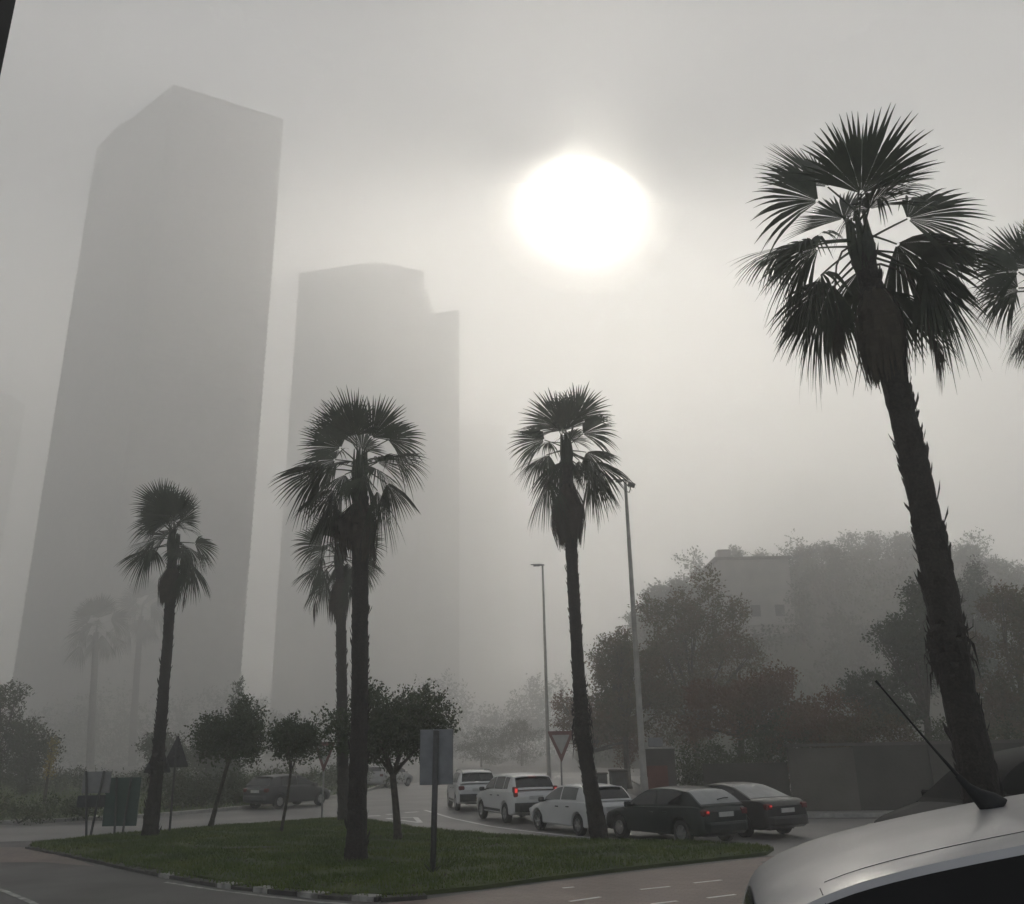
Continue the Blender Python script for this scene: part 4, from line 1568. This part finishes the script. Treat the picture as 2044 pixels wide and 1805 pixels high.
def car(name, label, pos, az_p, style, paint, group=None, glass='glass_dark', rear_glass=None, lit=False, tail='corner', bumper='body', rails=False, fine=1, scale=1.0, wiper=False, handles=True, wheel_arch='plastic_black', spoiler=False, dims=None, rim='alloy', plate=True):
    S = dict(STYLES[style])
    az, pitch = az_p if isinstance(az_p, tuple) else (az_p, 0)
    if dims:
        S.update(dims)
    L, W, H = S['L'], S['W'], S['H']
    T, Rf = smooth_tab(S['T']), smooth_tab(S['R'])
    t0, t1 = S['R'][0][0], S['R'][-1][0]
    root = thing(name, label, 'car', pos, PI / 2 - rad(az), group)
    root.scale = (scale, scale, scale)
    root.rotation_euler = (0, rad(-pitch), PI / 2 - rad(az))
    X = lambda t: L / 2 - t * L

    def hw(t):
        w = W / 2
        f = min(1, .74 + .26 * math.sqrt(max(0, 1 - (1 - min(1, t / .13)) ** 2)))
        r = min(1, .84 + .16 * math.sqrt(max(0, 1 - (1 - min(1, (1 - t) / .10)) ** 2)))
        return w * min(f, r)

    wx = [X(t) for t in S['wb']]
    wr = S['wr']
    ra = wr * 1.16

    def zb(t):
        x = X(t)
        z = S['sill'] + .10 * max(0, 1 - t / .05) + .10 * max(0, 1 - (1 - t) / .05)
        for c in wx:
            if abs(x - c) < ra:
                z = max(z, wr + math.sqrt(ra * ra - (x - c) ** 2) - .01)
        return z

    def ring(t):
        w, z0, zt = hw(t), zb(t), interp(T, t)
        zm = max(z0 + .03, min(zt - .08, .58 * zt + .02))
        return [(0, z0), (w * .55, z0), (w - .05, z0 + .0), (w - .012, z0 + min(.04, (zm - z0) * .3)), (w + .006, zm), (w, zm + (zt - zm) * .45), (w - .025, zt - .045), (w - .075, zt - .006), (w * .6, zt + .012), (0, zt + .02)]

    ts = set(np.linspace(0, 1, 45 * fine + 1))
    ts |= {0.003, .008, .02, .035, .98, .992, .997}
    for c in S['wb']:
        for g in np.linspace(0, PI, 17):
            ts.add(c + ra * math.cos(g) / L)
        ts |= {c + (ra + .001) / L, c - (ra + .001) / L}
    ts = sorted(t for t in ts if 0 <= t <= 1)
    mb = MB()
    vs, fs = [], []
    n = 10
    for t in ts:
        rg = ring(t)
        for y, z in rg:
            vs.append((X(t), y, z))
        for y, z in rg:
            vs.append((X(t), -y, z))
    m = 2 * n
    for i in range(len(ts) - 1):
        for j in range(n - 1):
            a_, b_ = i * m + j, (i + 1) * m + j
            fs.append((a_, b_, b_ + 1, a_ + 1))
            fs.append((a_ + n, a_ + n + 1, b_ + n + 1, b_ + n))
    for i in (0, len(ts) - 1):
        o = i * m
        lp = [o + j for j in range(n)] + [o + n + j for j in range(n - 1, -1, -1)]
        fs.append(tuple(lp) if i else tuple(lp[::-1]))
    mb.add(vs, fs)

    # greenhouse surface
    def Gp(t, v, off=0.0):
        w, zt, zr = hw(t) - .055, interp(T, t), interp(Rf, t)
        h = max(.004, zr - zt)
        y1 = w - .30 * h - .02 * min(1, h / .3)
        z1 = zt + h * .90
        if v <= 1:
            y = w + (y1 - w) * v + .03 * h * math.sin(v * PI)
            z = zt - .02 + (z1 - zt + .02) * v
        else:
            s = min(1, v - 1)
            y = y1 * (1 - s)
            z = z1 + h * .10 * (1 - (1 - s) ** 3.2)
        return Vector((X(t), y, z))

    def Gn(t, v):
        e = .004
        a_ = Gp(min(t1, t + e), v) - Gp(max(t0, t - e), v)
        b_ = Gp(t, min(2, v + e)) - Gp(t, max(0, v - e))
        nn = a_.cross(b_)
        if nn.length < 1e-9:
            return Vector((0, 0, 1))
        nn.normalize()
        # face outwards
        c = Vector((X((t0 + t1) / 2) - 0, 0, 1.0))
        return nn if nn.dot(Gp(t, v) - c) > 0 else -nn

    vv = [0, .12, .3, .5, .7, .85, .95, 1.0, 1.06, 1.13, 1.22, 1.35, 1.5, 1.75, 2.0]
    tg = list(np.linspace(t0, t1, 40 * fine + 1))
    g = []
    for t in tg:
        g.append([Gp(t, v) for v in vv])
    for sgn in (1, -1):
        vs = [Vector((p.x, sgn * p.y, p.z)) for row in g for p in row]
        fs = []
        k = len(vv)
        for i in range(len(tg) - 1):
            for j in range(k - 1):
                q = (i * k + j, (i + 1) * k + j, (i + 1) * k + j + 1, i * k + j + 1)
                fs.append(q if sgn > 0 else q[::-1])
        mb.add(vs, fs)
    body = mb.build('body', paint, root, smooth=True)
    md = body.modifiers.new('split', 'EDGE_SPLIT')
    md.split_angle = rad(38)

    def patch(name_, fn, nu, nv, m_, parent=root, mirror=True):
        obs = []
        for sgn in ((1, -1) if mirror else (1,)):
            mb_ = MB()
            mb_.grid(lambda i, j: (lambda p: (p.x, sgn * p.y, p.z))(fn(i / nu, j / nv)), nu, nv, flip=sgn < 0)
            obs.append(mb_.build(name_, m_, parent, smooth=True))
        return obs

    off = .006
    # side windows, following the roofline
    for k, (a_, b_) in enumerate(S['side']):
        def fn(u, v, a_=a_, b_=b_):
            t = a_ + (b_ - a_) * u
            vw = .10 + S.get('wv', .80) * v
            return Gp(t, vw) + Gn(t, vw) * off
        patch('side_window', fn, 12, 6, glass)

    def across(tt, y_f):
        """point on the top of the greenhouse, y_f from -1 to 1"""
        v = 1.04 + (1 - abs(y_f)) * .96
        p = Gp(tt, v)
        nn = Gn(tt, v)
        p = p + nn * off
        return Vector((p.x, p.y if y_f > 0 else -p.y, p.z))
    a_, b_ = S['front']
    patch('windscreen', lambda u, v: across(a_ + (b_ - a_) * u, 2 * v - 1), 8, 14, glass, mirror=False)
    a2_, b2_ = S['rear']
    patch('rear_window', lambda u, v: across(a2_ + (b2_ - a2_) * u, (2 * v - 1) * S.get('rear_w', .97)), 8, 14, rear_glass or glass, mirror=False)

    # doors: panels lying a hair proud of the body side
    def Bp(t, q):
        w, z0, zt = hw(t), zb(t), interp(T, t)
        rg = ring(t)[3:7]
        zz = z0 + .06 + (zt - .06 - z0 - .06) * q
        return Vector((X(t), float(np.interp(zz, [p[1] for p in rg], [p[0] for p in rg])) + .004, zz))
    de = [S['side'][0][0] - .02, S['side'][0][1] + .007, min(S['side'][1][1] - .02, S['wb'][1] - ra / L - .01)]
    for a3, b3 in zip(de, de[1:]):
        ds = patch('door', lambda u, v: Bp(a3 + .002 + (b3 - a3 - .004) * u, v), 10, 6, paint)
        if handles:
            for dd, sgn in zip(ds, (1, -1)):
                p = Bp(b3 - .035, .82)
                hb_ = MB()
                hb_.rbox((p.x, sgn * (p.y + .012), p.z), (.17, .03, .035), .4)
                hb_.build('handle', 'plastic_black' if paint == 'paint_white' else paint, dd)
    # wheels
    for c in wx:
        for sgn in (1, -1):
            yy = sgn * (W / 2 - .115)
            M = Matrix.Translation((c, yy, wr))
            mb_ = MB()
            tw = .1
            mb_.lathe([(wr * .60, -tw), (wr * .9, -tw), (wr, -tw * .7), (wr, tw * .7), (wr * .9, tw), (wr * .60, tw), (wr * .58, 0)], 28, M)
            wh = mb_.build('wheel', 'rubber', root, smooth=False)
            mb_ = MB()
            e = sgn * .07
            mb_.lathe([(wr * .66, e * 1.25), (wr * .6, e * 1.3), (wr * .56, e * .6), (.02, e * .55)], 24, M)
            for k in range(5):
                g_ = k * 2 * PI / 5 + .3
                Mk = M @ Matrix.Rotation(g_, 4, 'Y')
                mb_.box(.02, wr * .6, e * .6 if sgn > 0 else e * 1.25, e * 1.25 if sgn > 0 else e * .6, -.035, .035, Mk)
            mb_.lathe([(.055, e * .6), (.055, e * 1.3), (.0, e * 1.3)], 12, M)
            mb_.build('rim', rim, wh)
    # inner wheel wells and floor so that no light leaks through
    mb_ = MB()
    mb_.box(X(.06), X(.94), -W / 2 * .55, W / 2 * .55, S['sill'] - .03, .5)
    mb_.build('underbody', 'plastic_black', root)
    # lower bumpers and sills
    bm = 'plastic_black' if bumper == 'black' else paint

    def skirt_fn(t_a, t_b, z_a, z_b):
        def fn(u, v):
            t = t_a + (t_b - t_a) * u
            zz = max(zb(t) - .01, z_a + (z_b - z_a) * v)
            rg = ring(t)[2:6]
            return Vector((X(t), float(np.interp(zz, [p[1] for p in rg], [p[0] for p in rg])) + .008, zz))
        return fn
    if bumper == 'black':
        patch('sill_trim', skirt_fn(S['wb'][0] + (ra + .01) / L, S['wb'][1] - (ra + .01) / L, S['sill'], S['sill'] + .16), 16, 2, 'plastic_black')
    # rear bumper
    mb_ = MB()
    xb = X(1)
    hb2 = .30 if bumper == 'black' else .24
    zc = S['sill'] + .10 + hb2 / 2
    prof = [(-hw(.995), .0), (-hw(.99) * .8, -.075), (0, -.095), (hw(.99) * .8, -.075), (hw(.995), .0)]
    pts = [(xb + dx, y, z) for z in (zc - hb2 / 2, zc - hb2 * .25, zc + hb2 * .25, zc + hb2 / 2) for y, dx in [(y, dx * (1.0 if abs(z - zc) < hb2 * .3 else .7)) for y, dx in prof]]
    k = len(prof)
    mb_.add(pts + [(xb + .2, y, zc + hb2 / 2) for y, _ in prof] + [(xb + .2, y, zc - hb2 / 2) for y, _ in prof],
            [(i * k + j, i * k + j + 1, (i + 1) * k + j + 1, (i + 1) * k + j) for i in range(3) for j in range(k - 1)] + [(3 * k + j, 3 * k + j + 1, 4 * k + j + 1, 4 * k + j) for j in range(k - 1)] + [(j + 1, j, 5 * k + j, 5 * k + j + 1) for j in range(k - 1)])
    mb_.build('rear_bumper', bm, root, smooth=False)
    # tail lamps
    zt_ = interp(T, .97)
    for sgn in (1, -1):
        mb_ = MB()
        yw = hw(.985)
        if tail == 'tall':
            mb_.rbox((xb + .10, sgn * (yw - .085), zt_ - .02), (.2, .15, .34), .35)
        elif tail == 'high':
            M = Matrix.Rotation(sgn * .0, 4, 'Z')
            mb_.rbox((xb + .10, sgn * (yw - .13), zt_ - .10), (.24, .3, .13), .45)
        else:
            mb_.rbox((xb + .085, sgn * (yw - .12), zt_ - .14), (.2, .25, .17), .4)
        tl = mb_.build('tail_lamp', 'lamp_red', root)
        if lit == 2 or (lit and sgn > 0):
            mb_ = MB()
            if tail == 'tall':
                mb_.rbox((xb - .012, sgn * (yw - .085), zt_ + .02), (.03, .09, .14), .5)
            else:
                mb_.rbox((xb - (.03 if tail == 'high' else .022), sgn * (yw - .15), zt_ - .12), (.03, .09, .05), .5)
            mb_.build('lit_bulb', 'lamp_red_lit' if lit == 2 else 'lamp_red_dim', tl)
        mb_ = MB()
        zf = interp(T, .03)
        mb_.rbox((X(.035), sgn * (hw(.035) - .16), zf - .07), (.22, .3, .13), .45)
        mb_.build('headlamp', 'lamp_clear', root)
        # mirrors
        p = Gp(S['side'][0][0] + .02, 0)
        mb_ = MB()
        mb_.rbox((p.x + .06, sgn * (W / 2 + .085), p.z + .055), (.11, .19, .14), .5)
        mb_.box(p.x + .03, p.x + .09, sgn * (W / 2 - .06) if sgn > 0 else sgn * (W / 2 + .02), sgn * (W / 2 + .02) if sgn > 0 else sgn * (W / 2 - .06), p.z, p.z + .04)
        mb_.build('wing_mirror', 'plastic_black' if paint == 'paint_white' else paint, root)
    if lit == 2:
        mb_ = MB()
        tt = a2_ - .012
        p = Gp(tt, 2)
        mb_.rbox((p.x - .02, 0, p.z - .01), (.05, .3, .025), .4)
        mb_.build('brake_lamp', 'lamp_red_lit', root)
    if plate:
        mb_ = MB()
        zp = .80 * zt_ if style in ('suv', 'mpv', 'hatch', 'wagonhatch') else .72
        mb_.rbox((xb - .012, 0, zp), (.03, .52, .115), .2)
        mb_.build('number_plate', 'plate', root)
    if rails:
        for sgn in (1, -1):
            mb_ = MB()
            pts = []
            for t in np.linspace(t0 + (t1 - t0) * .27, a2_ - .02, 10):
                p = Gp(t, 1.04)
                pts.append((p.x, sgn * (p.y - .02), p.z + .055))
            pts = [(pts[0][0] + .12, pts[0][1], pts[0][2] - .07)] + pts + [(pts[-1][0] - .12, pts[-1][1], pts[-1][2] - .07)]
            mb_.tube(pts, .02, 7)
            mb_.build('roof_rail', 'steel', root, smooth=True)
    if wiper:
        mb_ = MB()
        p = across(a2_ + (b2_ - a2_) * .82, .05)
        q = across(a2_ + (b2_ - a2_) * .74, -.55)
        nn = Vector((-.02, 0, .02))
        mb_.tube([p + nn, p.lerp(q, .5) + nn * 1.6, q + nn], .014, 6)
        mb_.build('rear_wiper', 'plastic_black', root)
    if spoiler:
        mb_ = MB()
        tt = a2_ - .002
        rows = []
        for y_f in np.linspace(-.9, .9, 9):
            p = across(tt, y_f)
            rows.append(p)
        vs = [p + Vector((.16, 0, .012)) for p in rows] + [p + Vector((-.11, 0, .028)) for p in rows] + [p + Vector((-.10, 0, .0)) for p in rows]
        k = len(rows)
        mb_.add(vs, [(i * k + j, i * k + j + 1, (i + 1) * k + j + 1, (i + 1) * k + j) for i in range(2) for j in range(k - 1)])
        mb_.build('roof_spoiler', paint, root, smooth=True)
    return root, Gp, Gn


QG = 'cars queuing at the junction'


def at(px, py, z=0.006):
    p = gnd(px, py)
    return Vector((p.x, p.y, z))


CARS = {}
CARS['suv_a'] = car('suv', 'white SUV with roof rails at the head of the queue, farthest from the island', (-2.15, 42.6, .008), -11, 'suv', 'paint_white', QG, rails=True, tail='corner', spoiler=True, bumper='black')[0]
CARS['suv_b'] = car('suv', 'white SUV with its brake lamps lit, second from the head of the queue', (-.15, 35.2, .008), -21, 'suv', 'paint_white', QG, lit=2, tail='tall', bumper='black', dims=dict(L=4.25, H=1.62), spoiler=True)[0]
CARS['hatch_w'] = car('hatchback_car', 'old white hatchback partly hidden by the curved palm trunk', (1.9, 30.0, .008), -27, 'hatch', 'paint_white', QG, glass='glass_pale', rear_glass='glass_dark', spoiler=True)[0]
CARS['hatch_g'] = car('hatchback_car', 'dark green hatchback with misted rear window and a lit tail lamp', (4.3, 26.8, .008), -33, 'wagonhatch', 'paint_green', QG, rear_glass='glass_misted', lit=1, wiper=True)[0]
CARS['sedan'] = car('saloon_car', 'black saloon car behind the dark green hatchback, rear window misted over', (6.35, 28.6, .008), -32, 'sedan', 'paint_black', QG, rear_glass='glass_misted', lit=1)[0]
CARS['hatch_d'] = car('hatchback_car', 'dark grey hatchback driving away on the far side of the island', (-11.4, 46.6, .008), 33, 'hatch', 'paint_grey', None, spoiler=True, scale=1.07)[0]
CARS['far'] = car('hatchback_car', 'pale silver car almost lost in the fog far along the road', (-9.6, 69.5, .008), 26, 'mpv', 'paint_silver_far', None)[0]
CARS['right'] = car('suv', 'dark SUV facing the junction, its bonnet showing past the leaning palm trunk', (8.0, 14.9, gh(8.0, 14.9) + .02), (-99, -6.5), 'suv', 'paint_black_dull', None, glass='glass_dusty', rails=False, dims=dict(L=4.6))[0]

# silver car right beside the camera
root, Gp, Gn = car('hatchback_car', 'silver car close by with a roof aerial and black side windows', (2.94, 3.42, .833), (102, 8), 'mpv', 'paint_silver', None, glass='glass_black', fine=3, handles=True, dims=dict(side=((.27, .51), (.525, .73), (.745, .928)), rear=(.957, .982), rear_w=.45, wv=.845))
CARS['silver'] = root
mb = MB()
mb.tube([(.03, 0, -.01), (.01, 0, .02), (-.02, 0, .05), (-.045, 0, .085), (-.07, 0, .13)], [.058, .045, .028, .016, .011], 14)
b = Gp(.73, 2.0)
an = mb.build('aerial_base', 'rubber', root, smooth=True)
an.location = b
mb = MB()
mb.tube([(-.06, 0, .115), (-.125, 0, .24), (-.20, 0, .395), (-.26, 0, .52)], [.008, .0045, .0038, .0035], 8)
mb.tube([(-.252, 0, .505), (-.265, 0, .53)], [.005, .005], 8)
mb.build('aerial_rod', 'rubber', an)
# tailgate shut line and the seam along the roof edge
mb = MB()
for sgn in (1, -1):
    pts = [Gp(.905, v) + Gn(.905, v) * .001 for v in np.linspace(.02, 1.1, 14)]
    mb.tube([(p.x - .0, sgn * p.y, p.z) for p in pts], .002, 5, cap=False)
    pts = [Gp(t, 1.16) + Gn(t, 1.16) * .0005 for t in np.linspace(.40, .90, 30)]
    mb.tube([(p.x, sgn * p.y, p.z) for p in pts], .0012, 5, cap=False)
mb.build('shut_line', 'plastic_black', root)

# ------------------------------------------------------------------ haze, sun, sky
hz = bpy.data.materials.new('haze')
hz.use_nodes = True
nt = hz.node_tree
nt.nodes.clear()
out = nt.nodes.new('ShaderNodeOutputMaterial')
pv = nt.nodes.new('ShaderNodeVolumePrincipled')
nt.links.new(pv.outputs[0], out.inputs['Volume'])
pv.inputs['Color'].default_value = (.975, .975, .97, 1)
pv.inputs['Density'].default_value = E('DEN', .0050)
pv.inputs['Anisotropy'].default_value = E('G', .68)
MATS['haze'] = hz
mb = MB()
mb.box(-620, 620, -90, 1000, -1.2, E('HZ', 362))
o = mb.build('haze', 'haze')
o['kind'] = 'stuff'

sd = ray(1165, 410)
sel, saz = math.asin(sd.z), math.atan2(sd.x, sd.y)
sl = bpy.data.lights.new('sun_lamp', 'SUN')
sl.energy = E('SUN', 1.5)
sl.angle = rad(E('ANG', 10))
sl.color = (1, .94, .82)
so = bpy.data.objects.new('sun_lamp', sl)
col.objects.link(so)
so.rotation_euler = sd.to_track_quat('Z', 'Y').to_euler()

# the sun itself, swollen by the cloud it shines through: its soft glow is put into nested emissive balls, far beyond the haze
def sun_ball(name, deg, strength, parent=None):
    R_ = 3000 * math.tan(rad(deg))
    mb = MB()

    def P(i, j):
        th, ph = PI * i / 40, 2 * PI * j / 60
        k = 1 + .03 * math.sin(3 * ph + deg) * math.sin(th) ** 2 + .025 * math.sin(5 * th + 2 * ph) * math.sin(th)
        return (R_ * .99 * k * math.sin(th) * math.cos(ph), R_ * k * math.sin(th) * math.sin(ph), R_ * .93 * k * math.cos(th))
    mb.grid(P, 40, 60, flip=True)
    m, nt, b_ = _new(name + '_glow')
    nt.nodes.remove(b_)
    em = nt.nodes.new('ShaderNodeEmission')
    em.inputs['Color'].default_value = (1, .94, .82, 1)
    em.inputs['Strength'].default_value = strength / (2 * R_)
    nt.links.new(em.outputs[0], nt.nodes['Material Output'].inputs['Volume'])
    MATS[name + '_glow'] = m
    return mb.build(name, name + '_glow', parent, smooth=True)


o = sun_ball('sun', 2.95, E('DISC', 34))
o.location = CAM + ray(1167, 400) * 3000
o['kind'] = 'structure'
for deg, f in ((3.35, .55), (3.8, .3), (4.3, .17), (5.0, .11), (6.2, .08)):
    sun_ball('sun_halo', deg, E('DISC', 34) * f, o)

# a bank of thicker cloud above the fog, added overhead and behind the camera to shade the upper haze; the sun stands clear of its ragged edge
CZ = E('CZ', 430)
mb = MB()
_r = random.Random(8)
mb.grid(lambda i, j: (-1250 + i * 42, -900 + j * 44, CZ + 14 * math.sin(i * .7) * math.cos(j * .55) + _r.uniform(-4, 4)), 60, 38, flip=True)
m, nt, b_ = _new('shade_cloud')
b_.inputs['Base Color'].default_value = (.75, .76, .78, 1)
b_.inputs['Roughness'].default_value = 1
tc = nt.nodes.new('ShaderNodeTexCoord')
n1 = nt.nodes.new('ShaderNodeTexNoise')
n1.inputs['Scale'].default_value = .0039
n1.inputs['Detail'].default_value = 7
sx = nt.nodes.new('ShaderNodeSeparateXYZ')
mr = nt.nodes.new('ShaderNodeMapRange')          # the bank thins out towards its far edge
mr.interpolation_type = 'SMOOTHSTEP'
mr.inputs[1].default_value, mr.inputs[2].default_value, mr.inputs[3].default_value, mr.inputs[4].default_value = E('CY0', 540), E('CY1', 685), 1, 0
m2 = nt.nodes.new('ShaderNodeMapRange')
m2.inputs[1].default_value, m2.inputs[2].default_value, m2.inputs[3].default_value, m2.inputs[4].default_value = .36, .62, .25, 1.0
mu = nt.nodes.new('ShaderNodeMath')
mu.operation = 'MULTIPLY'
tl = nt.nodes.new('ShaderNodeBsdfTranslucent')
tl.inputs['Color'].default_value = (.35, .36, .38, 1)
tp = nt.nodes.new('ShaderNodeBsdfTransparent')
mx = nt.nodes.new('ShaderNodeMixShader')
L_ = nt.links.new
L_(tc.outputs['Object'], n1.inputs['Vector'])
L_(tc.outputs['Object'], sx.inputs[0])
L_(sx.outputs['Y'], mr.inputs[0])
L_(n1.outputs['Fac'], m2.inputs[0])
L_(mr.outputs[0], mu.inputs[0])
L_(m2.outputs[0], mu.inputs[1])
L_(mu.outputs[0], mx.inputs[0])
L_(tp.outputs[0], mx.inputs[1])
L_(tl.outputs[0], mx.inputs[2])
L_(mx.outputs[0], nt.nodes['Material Output'].inputs['Surface'])
MATS['shade_cloud'] = m
o = mb.build('shade_cloud', 'shade_cloud', None, smooth=True)
o['kind'] = 'structure'

w = bpy.data.worlds.new('World')
sc.world = w
w.use_nodes = True
nt = w.node_tree
sk = nt.nodes.new('ShaderNodeTexSky')
sk.sky_type = 'NISHITA'
sk.sun_disc = False
sk.sun_elevation = sel
sk.sun_rotation = saz
hs = nt.nodes.new('ShaderNodeHueSaturation')
hs.inputs['Saturation'].default_value = .4
nt.links.new(sk.outputs[0], hs.inputs['Color'])
nt.links.new(hs.outputs[0], nt.nodes['Background'].inputs[0])
nt.nodes['Background'].inputs[1].default_value = E('SKY', .05)

sc.view_settings.view_transform = 'Standard'
sc.view_settings.look = 'None'
sc.view_settings.exposure = E('EXP', 1.12)
sc.cycles.use_denoising = True
sc.cycles.volume_bounces = int(E('VB', 6))
sc.cycles.max_bounces = 6
sc.cycles.diffuse_bounces = 3
sc.cycles.transparent_max_bounces = 8
